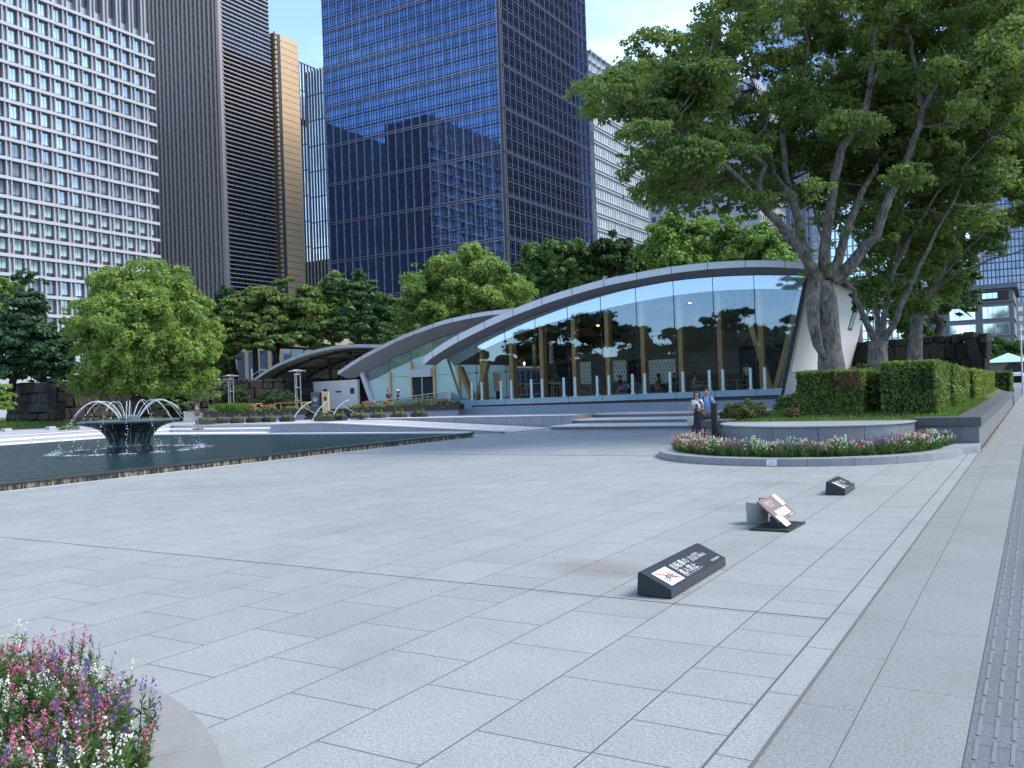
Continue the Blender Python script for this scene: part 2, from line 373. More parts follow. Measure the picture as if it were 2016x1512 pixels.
# ---------------- curved/L stairs on the left behind the pool
def steps_L():
    r=empty('stone_steps',(-42,32,0),'long low stone steps wrapping the back corner of the pool behind the fountain','steps')
    for k in range(3):
        z0=.0+.18*k if k else -.05; z1=.18*(k+1); xo=-41.6-1.45*k; yo=32.2+1.25*k
        P=[(xo,-30),(xo,yo),(-34.7,yo),(-34.7,39.5),(-60,39.5),(-60,-30)]
        g=MB(); g.prism([(x,y,z0-.001*k) for x,y in P],(0,0,z1-z0-.045)); g.build('riser',m_gran_l,r)
        P=[(xo+.03,-30),(xo+.03,yo-.03),(-34.68,yo-.03),(-34.68,39.4),(-60,39.4),(-60,-30)]
        g=MB(); g.prism([(x,y,z1-.045) for x,y in P],(0,0,.045)); g.build('tread',m_tread,r)
steps_L()
# upper terrace sheets
g=MB(); 
g.poly([(-120,-30,.556),(-44.6,-30,.556),(-44.6,34.6,.556),(-34.75,34.6,.556),(-33,38.3,.556),(-19.6,38.3,.556),(-19.6,40.6,.556),(-2,41.2,.556),(-2,110,.556),(-120,110,.556)])
struct('upper_terrace',g,m_terr)
# right stairs
m_riser=granite('riser_granite_shade',(.15,.16,.18))  # risers coloured dark to hold the shadow line under the treads
def steps_R():
    r=empty('plaza_steps',(-14,38,0),'three wide shallow stone steps rising to the glass cafe terrace','steps')
    for k,(y0,x0) in enumerate([(36.0,-19.5),(38.45,-19.7),(40.75,-19.6)]):
        z1=.187*(k+1)
        MB().box(x0,-4,y0,46,.187*k-.02,z1-.045).build('riser',m_riser,r)
        MB().box(x0-.0,-4,y0-.07,y0+2.9,z1-.044,z1).build('tread',m_terr if k==5 else m_tread,r)
    MB().box(-19.95,-19.56,38.62,41.2,.0,.60).build('end_block',granite('brown_block',(.30,.27,.25)),r,bevel=.01)
steps_R()
# ramp walls
rw=empty('ramp_wall',(-30,33.2,0),'low grey stone wall of the wheelchair ramp sloping down to the right behind the pool','wall')
g=MB(); g.prism([(-34.75,33.2,-.02),(-20.5,33.2,-.02),(-20.5,33.2,.10),(-23.98,33.2,.26),(-26.98,33.2,.40),(-31.0,33.2,.575),(-34.75,33.2,.55)],(0,.35,0)); g.build('wall',m_gran,rw)
tp=[(-34.8,.57),(-31.0,.60),(-26.98,.425),(-23.98,.285),(-20.4,.12)]
g=MB()
for (a,za),(b_,zb) in zip(tp,tp[1:]): g.prism([(a,33.15,za-.02),(b_,33.15,zb-.02),(b_,33.15,zb+.035),(a,33.15,za+.035)],(0,.5,0))
g.build('coping',m_tread,rw)
g=MB(); g.poly([(-33.5,33.7,.55),(-31,33.7,.55),(-20.5,33.7,.02),(-20.5,38.1,.02),(-31,38.1,.55),(-33.5,38.1,.55)]); struct('ramp_paving',g,m_terr)
r=empty('retaining_wall',(-26,38.2,0),'long grey stone retaining wall with pale coping in front of the planter boxes','wall')
def joints(mb,x0,x1,y,z0,z1,st,d=.004,w=.012):
    x=x0+st*.6
    while x<x1: mb.box(x-w/2,x+w/2,y-d,y,z0,z1); x+=st
MB().box(-33.4,-19.55,38.2,38.6,-.02,.585).build('wall',m_gran,r)
MB().box(-33.5,-19.5,38.15,38.75,.585,.625).build('coping',m_tread,r)
g=MB(); joints(g,-33.3,-19.6,38.2,0,.58,1.05); g.build('joint',m_dark_joint,r)
g=MB(); joints(g,-34.6,-21.5,33.2,0,.18,1.0); g.build('joint',m_dark_joint,rw)
# left upper lawn, kerb
g=MB(); g.box(-118,-54.3,-20,41,.5,.62); thing('lawn_kerb',g,m_gran_d,'low dark kerb edging the lawn beneath the left stone wall','kerb')
def grass_patch(name,x0,x1,y0,y1,zf,n,h,m,seed=1):
    g=np.random.default_rng(seed); x=g.uniform(x0,x1,n);y=g.uniform(y0,y1,n); z=np.array([zf(a,b) for a,b in zip(x,y)])
    hh=h*g.uniform(.5,1.3,n); P=np.stack([x,y,z+hh*.5],1); T=np.stack([g.normal(0,.25,n),g.normal(0,.25,n),np.ones(n)],1)*(hh*.55)[:,None]
    B=np.stack([g.normal(size=n),g.normal(size=n),np.zeros(n)],1); B/=np.linalg.norm(B,axis=1)[:,None]; B*=(hh*.10+.006)[:,None]
    o=quads(name,P,T,B,g.random(n),m); return tag(o,kind='stuff')
m_grassb=leafmat('grass_blade',(.05,.10,.015),(.13,.22,.04),.3)
g=MB()
g.poly([(-117,-18,.624),(-54.6,-18,.624),(-54.6,40.8,.624),(-117,40.8,.624)]); g.box(-117,-54.7,40.8,70,.3,.63)
struct('lawn',g,m_grass)
tag(grass_patch('lawn_grass',-90,-54.8,12,46,lambda a,b:.62,26000,.22,m_grassb),'long green grass on the lawn below the left stone wall','grass')
# ================================================================ RIGHT PLANTER, BENCH, WALLS, HEDGES
def arc(cx,cy,r,a0,a1,n): return [(cx+r*math.cos(a0+(a1-a0)*i/n),cy+r*math.sin(a0+(a1-a0)*i/n)) for i in range(n+1)]
def ring_blocks(mb,cx,cy,r0,r1,a0,a1,z0,z1,nb,gap=.003,sub=4):
    for b in range(nb):
        s=a0+(a1-a0)*b/nb; e=a0+(a1-a0)*(b+1)/nb; gp=gap/r1; s+=gp;e-=gp
        P=arc(cx,cy,r1,s,e,sub)+arc(cx,cy,r0,e,s,sub)
        mb.prism([(x,y,z0) for x,y in P],(0,0,z1-z0))
m_soil=basic('soil',(.055,.035,.022),.95,.4,12,bump=.6,bscale=30)
m_kerb=granite('kerb_granite',(.24,.25,.27),stain=.35)
CC=(-5.32,23.6)
k1=empty('planter_kerb',(CC[0],CC[1],0),'curved grey granite kerb around the flower bed in front of the round bench','kerb')
g=MB(); ring_blocks(g,CC[0],CC[1],3.28,3.73,math.pi*.985,math.pi*2.0,0,.17,12); g.build('kerb_stone',m_kerb,k1,bevel=.006)
# straight ends of the kerb to the wall
g=MB(); g.prism([(-2.04,23.61,0),(-1.59,23.61,0),(-1.30,24.1,0),(-1.30,25.0,0),(-2.04,25.0,0)],(0,0,.17)); g.build('kerb_stone',m_kerb,k1,bevel=.006)
pl=MB(); a=onz(1518,919,0); an=math.atan2(a[1]-CC[1],a[0]-CC[0]); u=np.array([-math.sin(an),math.cos(an),0]); nn=np.array([math.cos(an),math.sin(an),0])
m_wsign=basic('white_enamel',(.75,.76,.78),.4,.03)
c=np.array([CC[0],CC[1],0])+nn*3.742; pl.obox(c+np.array([0,0,.085]),u*.11,nn*.006,(0,0,.065)); po=pl.build('plate',m_wsign,k1)
g=MB()
for i in range(4): g.obox(c+nn*.0075+np.array([0,0,.125-i*.025]),u*(.085 if i else .05),nn*.001,(0,0,.003))
g.build('lettering',m_dark_joint,po)
sh=MB(); sh.prism([(x,y,.02) for x,y in arc(CC[0],CC[1],3.3,math.pi,2*math.pi,24)+[(-1.7,25.1),(-8.9,25.1)]],(0,0,.08)); struct('planter_soil',sh,m_soil)
# bench
bn=empty('granite_bench',(-5.3,25.1,0),'smooth grey semicircular granite bench behind the flower bed','bench')
m_bench=granite('bench_granite',(.20,.215,.235),stain=.12,rough=.35)
g=MB(); ring_blocks(g,-5.3,25.12,.3,2.52,math.pi*1.0,math.pi*2.0,.02,.72,7,.006,6); g.build('base',m_bench,bn)
g=MB(); P=arc(-5.3,25.12,2.56,math.pi,2*math.pi,48); g.prism([(x,y,.72) for x,y in P],(0,0,.045)); g.build('seat',granite('bench_top',(.33,.345,.36),rough=.35),bn,bevel=.01)
# straight walls with caps
m_wall=granite('planter_wall',(.15,.155,.17),stain=.5)
m_cap=granite('wall_cap',(.075,.078,.088),stain=.4)
w1=empty('planter_wall',(-8.2,25.1,0),'short dark-capped stone wall at the left end of the round bench','wall')
MB().box(-8.35,-7.6,25.02,25.5,0,.62).build('wall',m_wall,w1); MB().box(-8.5,-7.75,24.96,28.8,.62,.83).build('cap',m_cap,w1,bevel=.008)
MB().box(-8.35,-8.0,25.5,28.7,0,.62).build('wall',m_wall,w1)
w2=empty('street_wall',(-1.6,35,0),'long low dark stone wall with slab cap running beside the sidewalk','wall')
MB().box(-2.83,-1.32,25.06,25.5,0,.60).build('wall',m_wall,w2); g=MB(); g.box(-2.83,-2.03,25.0,25.6,.60,.83); g.box(-2.025,-1.26,25.0,25.6,.60,.83); g.build('cap',m_cap,w2,bevel=.008)
MB().box(-1.75,-1.32,25.5,59.6,0,.60).build('wall',m_wall,w2)
g=MB()
for i in range(17): g.box(-1.85,-1.26,25.604+i*2,25.604+i*2+1.994,.60,.83)
g.build('cap',m_cap,w2,bevel=.008)
g=MB()
for i in range(40): g.box(-1.322,-1.3185,25.3+i*.85,25.31+i*.85,0.01,.6)
g.build('joint',m_dark_joint,w2)
g=MB(); g.box(-1.9,-1.3,61.5,92,0,.6); thing('far_street_wall',g,m_wall,'farther low stone wall beyond the end of the long sidewalk wall','wall')
# mound
def mz(x,y):
    e=min((x+8.3)/1.5,(-1.8-x)/1.6,(y-25.4)/3); e=max(0,min(1,e)); 
    r=max(0,min(1,(y-27)/9)); return .74+.16*e+.45*r*e
g=MB(); nx,ny=26,50; xs=[-10+ (10-1.72)*i/nx for i in range(nx+1)]; ys=[25.45+40*(j/ny)**1.4 for j in range(ny+1)]
xs=[-8.1+(8.1-1.72)*i/nx for i in range(nx+1)]
for j in range(ny+1):
    for i in range(nx+1): g.v.append((xs[i],ys[j],mz(xs[i],ys[j])+.02*noise.noise((xs[i]*2,ys[j]*2,0))))
for j in range(ny):
    for i in range(nx): q=j*(nx+1)+i; g.f.append((q,q+1,q+nx+2,q+nx+1)); g.m.append(0)
struct('grass_mound',g,m_grass)
g=MB(); g.poly([(-14,29,.70),(-8.1,29,.74),(-8.1,66,1.3),(-14,43,.6)]); 
tag(grass_patch('mound_grass',-8.0,-1.75,25.5,44,mz,30000,.085,m_grassb,3),'short green grass on the mound behind the stone bench','grass')
# hedges
m_leafh=leafmat('hedge_leaf',(.026,.058,.016),(.14,.21,.045),.25,1.5,yellow=(.26,.30,.07))
m_leafh2=leafmat('hedge_leaf_yellow',(.07,.11,.025),(.22,.27,.06),.3,1.5,yellow=(.20,.20,.03))
m_core=basic('hedge_core',(.012,.018,.008),.95,.3)
def hedge(name,x0,x1,y0,y1,z0,z1a,z1b,n,size,label,cat,m=m_leafh,group=None,seed=0,bulge=.05):
    r=empty(name,((x0+x1)/2,(y0+y1)/2,z0),label,cat,group)
    g=MB(); e=.1
    g.v=[(x,y,z) for z in(0,1) for y in(y0+e,y1-e) for x in(x0+e,x1-e)]; g.v=[(x,y,(z0 if z==0 else ((z1a if y<(y0+y1)/2 else z1b)-e))) for x,y,z in g.v]
    for q in((0,2,3,1),(4,5,7,6),(0,1,5,4),(2,6,7,3),(0,4,6,2),(1,3,7,5)): g.f.append(q); g.m.append(0)
    g.build('core',m_core,r)
    a=np.random.default_rng(seed+5); top=(x1-x0)*(y1-y0); sx=(y1-y0)*(z1a-z0); sy=(x1-x0)*(z1a-z0)
    pr_=np.array([top,sx,sx,sy,sy])/ (top+2*sx+2*sy); w=a.choice(5,n,p=pr_)
    u=a.random(n);v=a.random(n); P=np.zeros((n,3)); N=np.zeros((n,3))
    X=x0+(x1-x0)*u; Y=y0+(y1-y0)*np.where(w>=3,0,v); Y=np.where((w==1)|(w==2),y0+(y1-y0)*u,Y)
    for k in range(5):
        s=w==k; uu=u[s];vv=v[s]; 
        if k==0: P[s]=np.stack([x0+(x1-x0)*uu,y0+(y1-y0)*vv,z1a+(z1b-z1a)*vv],1); N[s]=(0,0,1)
        elif k in(1,2): 
            P[s]=np.stack([np.full(s.sum(),x0 if k==1 else x1),y0+(y1-y0)*uu,z0+(z1a+(z1b-z1a)*uu-z0)*vv],1); N[s]=(-1 if k==1 else 1,0,0)
        else: P[s]=np.stack([x0+(x1-x0)*uu,np.full(s.sum(),y0 if k==3 else y1),z0+((z1a if k==3 else z1b)-z0)*vv],1); N[s]=(0,-1 if k==3 else 1,0)
    bl=np.array([noise.noise((p[0]*2.2,p[1]*2.2,p[2]*2.2+seed)) for p in P]); tn=np.array([noise.noise((p[0]*1.3+9,p[1]*1.3,p[2]*1.6+seed)) for p in P])
    P+=N*(bl*bulge-.03+a.normal(0,.018,n))[:,None]+a.normal(0,.02,(n,3))
    NN=N*.7+a.normal(size=(n,3))*.6; NN/=np.linalg.norm(NN,axis=1)[:,None]
    T=np.cross(NN,a.normal(size=(n,3)));T/=np.linalg.norm(T,axis=1)[:,None];B=np.cross(NN,T); s=size*a.uniform(.6,1.4,n)[:,None]
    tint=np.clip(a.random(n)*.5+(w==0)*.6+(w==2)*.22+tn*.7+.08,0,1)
    # top and street-side leaves brighter: sunlight put into the tint, some yellow growth
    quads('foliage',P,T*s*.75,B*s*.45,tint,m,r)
    return r
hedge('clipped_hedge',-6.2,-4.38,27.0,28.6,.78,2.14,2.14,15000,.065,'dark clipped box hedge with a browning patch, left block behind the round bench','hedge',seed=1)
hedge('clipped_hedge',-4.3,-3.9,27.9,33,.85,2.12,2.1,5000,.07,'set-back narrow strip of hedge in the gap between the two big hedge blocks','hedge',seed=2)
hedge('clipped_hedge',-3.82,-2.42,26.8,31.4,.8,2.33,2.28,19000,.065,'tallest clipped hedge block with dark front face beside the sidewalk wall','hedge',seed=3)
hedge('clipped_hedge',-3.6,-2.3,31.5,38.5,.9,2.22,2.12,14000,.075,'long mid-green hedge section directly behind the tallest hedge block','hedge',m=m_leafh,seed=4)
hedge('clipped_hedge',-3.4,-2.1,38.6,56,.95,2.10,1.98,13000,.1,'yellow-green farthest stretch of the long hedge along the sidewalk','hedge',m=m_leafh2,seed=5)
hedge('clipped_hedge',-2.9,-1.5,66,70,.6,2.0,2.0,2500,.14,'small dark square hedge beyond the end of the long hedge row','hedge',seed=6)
a=np.random.default_rng(9); # yellow flush and sunlight tint on the street face of the tall hedge
# browning patch of the left block: dry brown leaves
hb_=[x for x in COL.objects if x.name=='clipped_hedge'][0]; n=420
P=np.stack([a.normal(-4.78,.17,n),26.97+a.normal(0,.02,n),a.normal(1.87,.12,n)],1); P[:,0]=np.minimum(P[:,0],-4.40); P[:,2]=np.minimum(P[:,2],2.12)
T=a.normal(size=(n,3)); T/=np.linalg.norm(T,axis=1)[:,None]; B=np.cross(T,a.normal(size=(n,3))); B/=np.linalg.norm(B,axis=1)[:,None]
quads('dry_leaves',P,T*.045,B*.02,a.random(n),leafmat('dry_hedge_leaf',(.10,.055,.03),(.24,.15,.10),.2),hb_)
m_azal=leafmat('azalea_leaf',(.035,.055,.012),(.12,.13,.03),.2,2)
def shrub(name,c,rx,ry,rz,n,size,m,label,cat='shrub',group=None,seed=0,stem=True,origin=None):
    r=empty(name,c,label,cat,group)
    MB().sphere((c[0],c[1],c[2]+rz*.2),rx*.74,ry*.74,rz*.66).build('core',m_core,r)
    leaves('foliage',[(c[0],c[1],c[2]+rz*.2,rx*.9,ry*.9,rz*.8)],n,size,m,r,sub=150,subr=.17,flat=.8,inner=.12,seed=seed)
    return r
p=ony(1468,824,26.6); shrub('round_shrub',(p[0],p[1],.78),.84,.7,.62,9000,.05,m_azal,'low round clipped azalea with brownish top behind the left of the bench')
p=ony(1560,820,26.4); shrub('dry_shrub',(p[0],p[1],.78),.22,.22,.42,1200,.05,leafmat('dry_leaf',(.10,.06,.035),(.18,.10,.06),.2),'small dry reddish-brown shrub beside the left hedge block')
p=ony(1565,805,29.5); shrub('green_shrub',(p[0],p[1],.85),.7,.6,.75,5000,.06,m_leafh,'dark round shrub in front of the cafe corner, behind the left hedge')
for i,(u,v,d,s) in enumerate([(1630,728,33,.5),(1700,722,35,.55),(1768,712,34,.5),(1715,735,31,.4),(1790,716,33,.45)]):
    p=at(u,v,d); shrub('undergrowth_shrub',(p[0],p[1],p[2]-.45),s*1.2,s,s,900,.12,leafmat('wild_leaf',(.04,.08,.015),(.10,.18,.03),.3) if i==0 else bpy.data.materials['wild_leaf'],['leafy undergrowth at the foot of the biggest tree trunk','leafy weeds between the big trunk and the forked trunk','leafy weeds above the tall hedge near the forked trunk','low leafy growth above the gap in the hedge','leafy weeds at the foot of the rightmost big trunk'][i],'shrub',seed=i)
# ================================================================ SIGNS ON THE PLAZA
m_blk=basic('black_enamel',(.018,.022,.031),.42,.15,3)
m_blk2=basic('black_enamel_side',(.05,.055,.062),.5,.2,5)
m_white=basic('white_print',(.60,.60,.58),.5,.02)
m_red=basic('red_print',(.5,.06,.05),.5,.02); m_ink=basic('black_print',(.02,.02,.02),.5)
def wedge(name,x0,x1,y0,y1,hl,hr,ridge,label,extra=None):
    r=empty(name,(x0,y0,0),label,'ground sign'); 
    P=[(x0,y0,.012),(x0+.015,y0,hl),(x0+ridge,y0,hl+.002),(x1-.005,y0,hr),(x1,y0,.012)]
    g=MB(); g.prism(P,(0,y1-y0,0))
    if extra: n=len(g.v); g.v+=extra.v; g.f+=[tuple(i+n for i in f) for f in extra.f]; g.m+=[1]*len(extra.f)
    g.build('body',[m_blk,basic('scratch',(.13,.14,.16),.6)] if extra else m_blk,r)
    g=MB(); g.box(x0+.02,x1-.02,y0+.02,y1-.02,0,.014); g.build('base',m_ink,r)
    return r
def on_slope(x0,x1,y0,hl,hr,ridge):
    a=np.array([x0+ridge,y0,hl+.002]); b=np.array([x1-.005,y0,hr]); dn=_n(b-a)
    return a,dn,np.linalg.norm(b-a)
def bike(mb,f):   # f(u,v)->3d ; u along bike 0..1
    def ring(cx,cy,r,w=.012):
        pts=[f(cx+r*math.cos(t),cy+r*math.sin(t)) for t in np.linspace(0,2*math.pi,17)]
        for p,q in zip(pts,pts[1:]): mb.tube([p,q],w*.28,4)
    ring(.2,.3,.19);ring(.8,.3,.19)
    for a,b in [((.2,.3),(.36,.62)),((.36,.62),(.7,.62)),((.36,.62),(.47,.28)),((.47,.28),(.7,.6)),((.2,.3),(.47,.28)),((.8,.3),(.68,.78)),((.68,.78),(.6,.80)),((.36,.62),(.33,.72)),((.27,.72),(.42,.72))]:
        mb.tube([f(*a),f(*b)],.0035,4)
x0,x1,y0,y1,hl,hr,rd=-3.18,-2.85,7.40,8.98,.215,.085,.045
a0,dn,LS=on_slope(x0,x1,y0,hl,hr,rd); yy=np.array([0,1.,0]); nz_=_n(np.cross(dn,-yy)); nz_=nz_ if nz_[2]>0 else -nz_
def sp_(s,t): return a0+dn*s*LS+yy*t+nz_*.0025
sm_=MB(); ra=np.random.default_rng(3)
for i in range(26):
    s_,t_=ra.uniform(.1,.95),ra.uniform(.03,1.5); e_=(min(.97,max(.03,s_+ra.normal(0,.15))),min(1.55,max(.02,t_+ra.normal(0,.08))))
    sm_.tube([sp_(s_,t_)-nz_*.002,sp_(*e_)-nz_*.002],.0012,3)
w=wedge('ground_sign',x0,x1,y0,y1,hl,hr,rd,'nearest and longest black wedge ground sign with a white no-bicycle pictogram',sm_)
g=MB(); g.poly([sp_(.20,.10),sp_(.90,.10),sp_(.90,.44),sp_(.20,.44)]); g.poly([sp_(.2,.1)-nz_*.002,sp_(.2,.44)-nz_*.002,sp_(.9,.44)-nz_*.002,sp_(.9,.1)-nz_*.002])
pc=g.build('pictogram',m_white,w)
g=MB(); bike(g,lambda u,v: sp_(.78-.45*v,.14+.26*u)+nz_*.002); g.build('bicycle_symbol',m_ink,pc)
g=MB(); g.tube([sp_(.27,.13)+nz_*.004,sp_(.82,.41)+nz_*.004],.004,4); g.build('prohibition_bar',m_red,pc)
# text runs along +y, its top toward the ridge (-dn)
def wtxt(body,size,s,t,wid=None,name='lettering',par=w,a0=None,m=m_white): return text_mb(body,size,sp_(s,t),yy,-dn,name,m,par,wid=wid,lift=.001)
wtxt('自転車の\n進入禁止',.098,.22,.50,wid=.42)
wtxt('自転車はここまでにして押して進んでください',.022,.83,.50,wid=.48)
wtxt('No Bicycles / 禁止骑行车\n禁止自行車進入 / 自転車進入禁止',.046,.24,.97,wid=.40)
wtxt('皇居外苑管理事務所',.03,.80,1.26,wid=.24)
# far wedge
x0,x1,y0,y1,hl,hr,rd=-3.07,-2.76,15.08,15.98,.215,.10,.055
w3=wedge('ground_sign',x0,x1,y0,y1,hl,hr,rd,'farther smaller black wedge ground sign with blocks of white lettering')
a0,dn,LS=on_slope(x0,x1,y0,hl,hr,rd)
nz_=_n(np.cross(dn,-yy)); nz_=nz_ if nz_[2]>0 else -nz_
g=MB(); g.poly([sp_(.16,.08),sp_(.92,.08),sp_(.92,.17),sp_(.16,.17)]); g.build('label_bar',m_white,w3)
wtxt('車両\n進入',.09,.22,.21,wid=.20,par=w3); wtxt('関係者以外立入禁止',.03,.85,.22,wid=.26,par=w3); wtxt('No Entry\n禁止入内',.06,.22,.5,wid=.2,par=w3); wtxt('公園',.04,.78,.76,wid=.08,par=w3)
# tilted brown board with concrete weight
bd=empty('notice_board',(-3.0,11.5,0),'tilted brown notice board with white panels on a black base plate','notice board')
q=lambda x,y:(1460+x/8.064,930+y/8.064)
m_brn=basic('board_brown',(.16,.115,.105),.55,.12,6)
g=MB(); g.prism([(-3.24,11.22,.004),(-2.74,11.22,.004),(-2.71,12.0,.004),(-3.12,12.0,.004)],(0,0,.022)); g.build('base_plate',m_ink,bd)
TL=ony(1491,987,11.35); TR=onx(1524.5,971.5,TL[0]); BL=ony(1548,1038,11.35)
ex=_n(TR-TL); Wd=np.linalg.norm(TR-TL); ed=BL-TL; ed=ed-ed.dot(ex)*ex; Ld=np.linalg.norm(ed); ed=_n(ed); nb=np.cross(ex,ed); nb=nb if nb[2]>0 else -nb

bp=lambda s,t,l=0: TL+ex*Wd*s+ed*Ld*t+nb*l
g=MB(); g.prism([bp(0,0,-.02),bp(1,0,-.02),bp(1,.80,-.02),bp(.62,.80,-.02),bp(0,.80,-.02)],nb*.02); brd=g.build('board',m_brn,bd)
g=MB(); 
for (s0,t0,s1,t1) in[(.78,.02,.98,.42),(.02,.60,.30,.99),(.36,.46,.50,.70),(.53,.46,.67,.70),(.70,.46,.83,.70),(.20,.46,.33,.62)]:
    g.prism([bp(s0,t0,.001),bp(s1,t0,.001),bp(s1,t1,.001),bp(s0,t1,.001)],nb*.004)
g.build('white_panel',m_white,brd)
text_mb('ご注意ください',.075,bp(.12,.10),ex,-ed,'lettering',m_white,brd,wid=.36,lift=.003)
text_mb('Please be careful',.04,bp(.2,.25),ex,-ed,'lettering',m_white,brd,wid=.24,lift=.003)
text_mb('皇居外苑',.04,bp(.66,.73),ex,-ed,'lettering',m_white,brd,wid=.18,lift=.003)
g=MB(); g.box(-3.03,-2.94,11.42,11.50,.026,.16); g.beam((-2.99,11.5,.16),tuple(bp(.5,.5,-.02)),.05,.03); g.build('post',m_blk,bd)
g=MB(); g.tube([(-3.26,11.78,.28),(-3.24,11.75,.35),(-3.15,11.68,.36)],.008,6); 
cw=thing('concrete_weight',MB().lathe((-3.30,11.84,.0),[(.125,.0),(.142,.04),(.150,.275),(.143,.29),(.0,.29)],28),granite('concrete',(.27,.28,.27),stain=.3),'round pale concrete weight standing behind the tilted brown board','concrete weight',smooth=True,origin=(-3.30,11.84,0))
g.build('lifting_hook',m_ink,cw)
# bollard
p=at(1408,866,24.4); p[2]=.1
bo=empty('bollard',p,'tall slim black square bollard at the left edge of the flower bed','bollard')
g=MB(); g.box(p[0]-.075,p[0]+.075,p[1]-.075,p[1]+.075,.1,1.33); g.build('post',basic('bollard_black',(.008,.007,.008),.6),bo,bevel=.01); MB().box(p[0]-.08,p[0]+.08,p[1]-.08,p[1]+.08,1.33,1.35).build('cap',basic('bollard_black',(.008,.007,.008),.6),bo)
# fallen leaves / chips
m_fl=leafmat('fallen_leaf',(.25,.14,.04),(.42,.30,.12),.1)
n=170; ra=np.random.default_rng(12); P=np.stack([np.concatenate([ra.normal(-2.84,.03,50),ra.uniform(-12,0.3,120)]),np.concatenate([ra.uniform(7.3,9,50),ra.uniform(4.3,24,120)]),np.full(n,.006)],1)
T=np.stack([ra.normal(size=n),ra.normal(size=n),ra.normal(0,.2,n)],1);T/=np.linalg.norm(T,axis=1)[:,None]; B=np.cross(T,[0,0,1.]); s=ra.uniform(.006,.016,n)[:,None]
tag(quads('fallen_leaves',P,T*s,B*s*.6,ra.random(n),m_fl),'scattered tiny dry leaves and chips on the plaza paving','leaves',kind='stuff')
# litter line at the foot of the street wall
n=900; P=np.stack([-1.27+np.abs(ra.normal(0,.05,n)),ra.uniform(24.2,60,n),np.full(n,.006)],1); T=np.stack([ra.normal(size=n),ra.normal(size=n),ra.normal(0,.2,n)],1);T/=np.linalg.norm(T,axis=1)[:,None]; B=np.cross(T,[0,0,1.]); s=ra.uniform(.012,.03,n)[:,None]
tag(quads('leaf_litter',P,T*s,B*s*.6,ra.random(n),m_fl),'line of dry leaf litter along the foot of the sidewalk wall','leaves',kind='stuff')
# ================================================================ FLOWERS
m_fol=leafmat('flower_leaf',(.035,.075,.018),(.10,.17,.05),.3,6)
FC={'white':((.48,.53,.42),(.74,.77,.70)),'pink':((.34,.07,.15),(.60,.20,.32)),'purple':((.09,.045,.20),(.23,.14,.38))}
m_fc={k:leafmat('blossom_'+k,a,b,.25,9,yellow=sc(b,1.1)) for k,(a,b) in FC.items()}
FLW=1.0
def flower_proto(color,h,r,nst,det,seed):
    a=np.random.default_rng(seed); root=bpy.data.objects.new('flowering_plant',None); root.empty_display_size=.05; COL.objects.link(root); root['_loc']=1
    FP,FT,FB=[],[],[];LP,LT,LB=[],[],[]
    for i in range(nst):
        an=a.uniform(0,6.28); rr=r*math.sqrt(a.random()); base=np.array([math.cos(an)*rr*.5,math.sin(an)*rr*.5,0]); hh=h*a.uniform(.62,1.08)
        tip=np.array([math.cos(an)*rr*1.15,math.sin(an)*rr*1.15,hh]); ax=_n(tip-base)
        fl=hh*a.uniform(.12,.26)*FLW
        k=int(11*det*a.uniform(.2,1.4))
        for j in range(k):                                   # florets in a spike
            t=a.random(); c=tip-ax*fl*t; w=.020*(.45+.75*t); d=_n(a.normal(size=3)); FP.append(c+d*w*a.uniform(.6,1)); n_=_n(d+a.normal(size=3)*.5); T=_n(np.cross(n_,a.normal(size=3))); s=(.0088 if det>1 else .0105)*a.uniform(.6,1.3)/math.sqrt(det); FT.append(T*s); FB.append(np.cross(n_,T)*s)
        k=int(46*det)
        for j in range(k):                                   # narrow leaves
            t=a.random()*.78; c=base+(tip-base)*t; d=_n(a.normal(size=3)+np.array([0,0,.7])); s=.028*a.uniform(.6,1.3)/math.sqrt(det); LP.append(c+d*s); LT.append(d*s); q=_n(np.cross(d,a.normal(size=3))); LB.append(q*s*.24)
        LP.append((base+tip)/2); LT.append((tip-base)/2); LB.append(_n(np.cross(ax,a.normal(size=3)))*.004)
    quads('leaves',np.array(LP),np.array(LT),np.array(LB),a.random(len(LP)),m_fol,root)
    quads('blossoms',np.array(FP),np.array(FT),np.array(FB),a.random(len(FP)),m_fc[color],root)
    return root
def plant_bed(spots,protos,lab,group):
    used={}
    for i,(x,y,z,col,s) in enumerate(spots):
        pr=protos[col][i%len(protos[col])]
        o=pr if id(pr) not in used else copy_tree(pr)
        used[id(pr)]=1; o.location=(x,y,z); o.rotation_euler=(0,0,i*2.4); o.scale=(s,s,s*(.9+.2*((i*7)%5)/4))
        tag(o,lab[col],'flower',group)
def colpick(x,y,g):
    v=noise.noise((x*1.7,y*1.7,3.1))+g.normal(0,.16); return 'white' if v<(-.08 if y>10 else -.03) else ('pink' if v<(.17 if y>10 else .40) else 'purple')
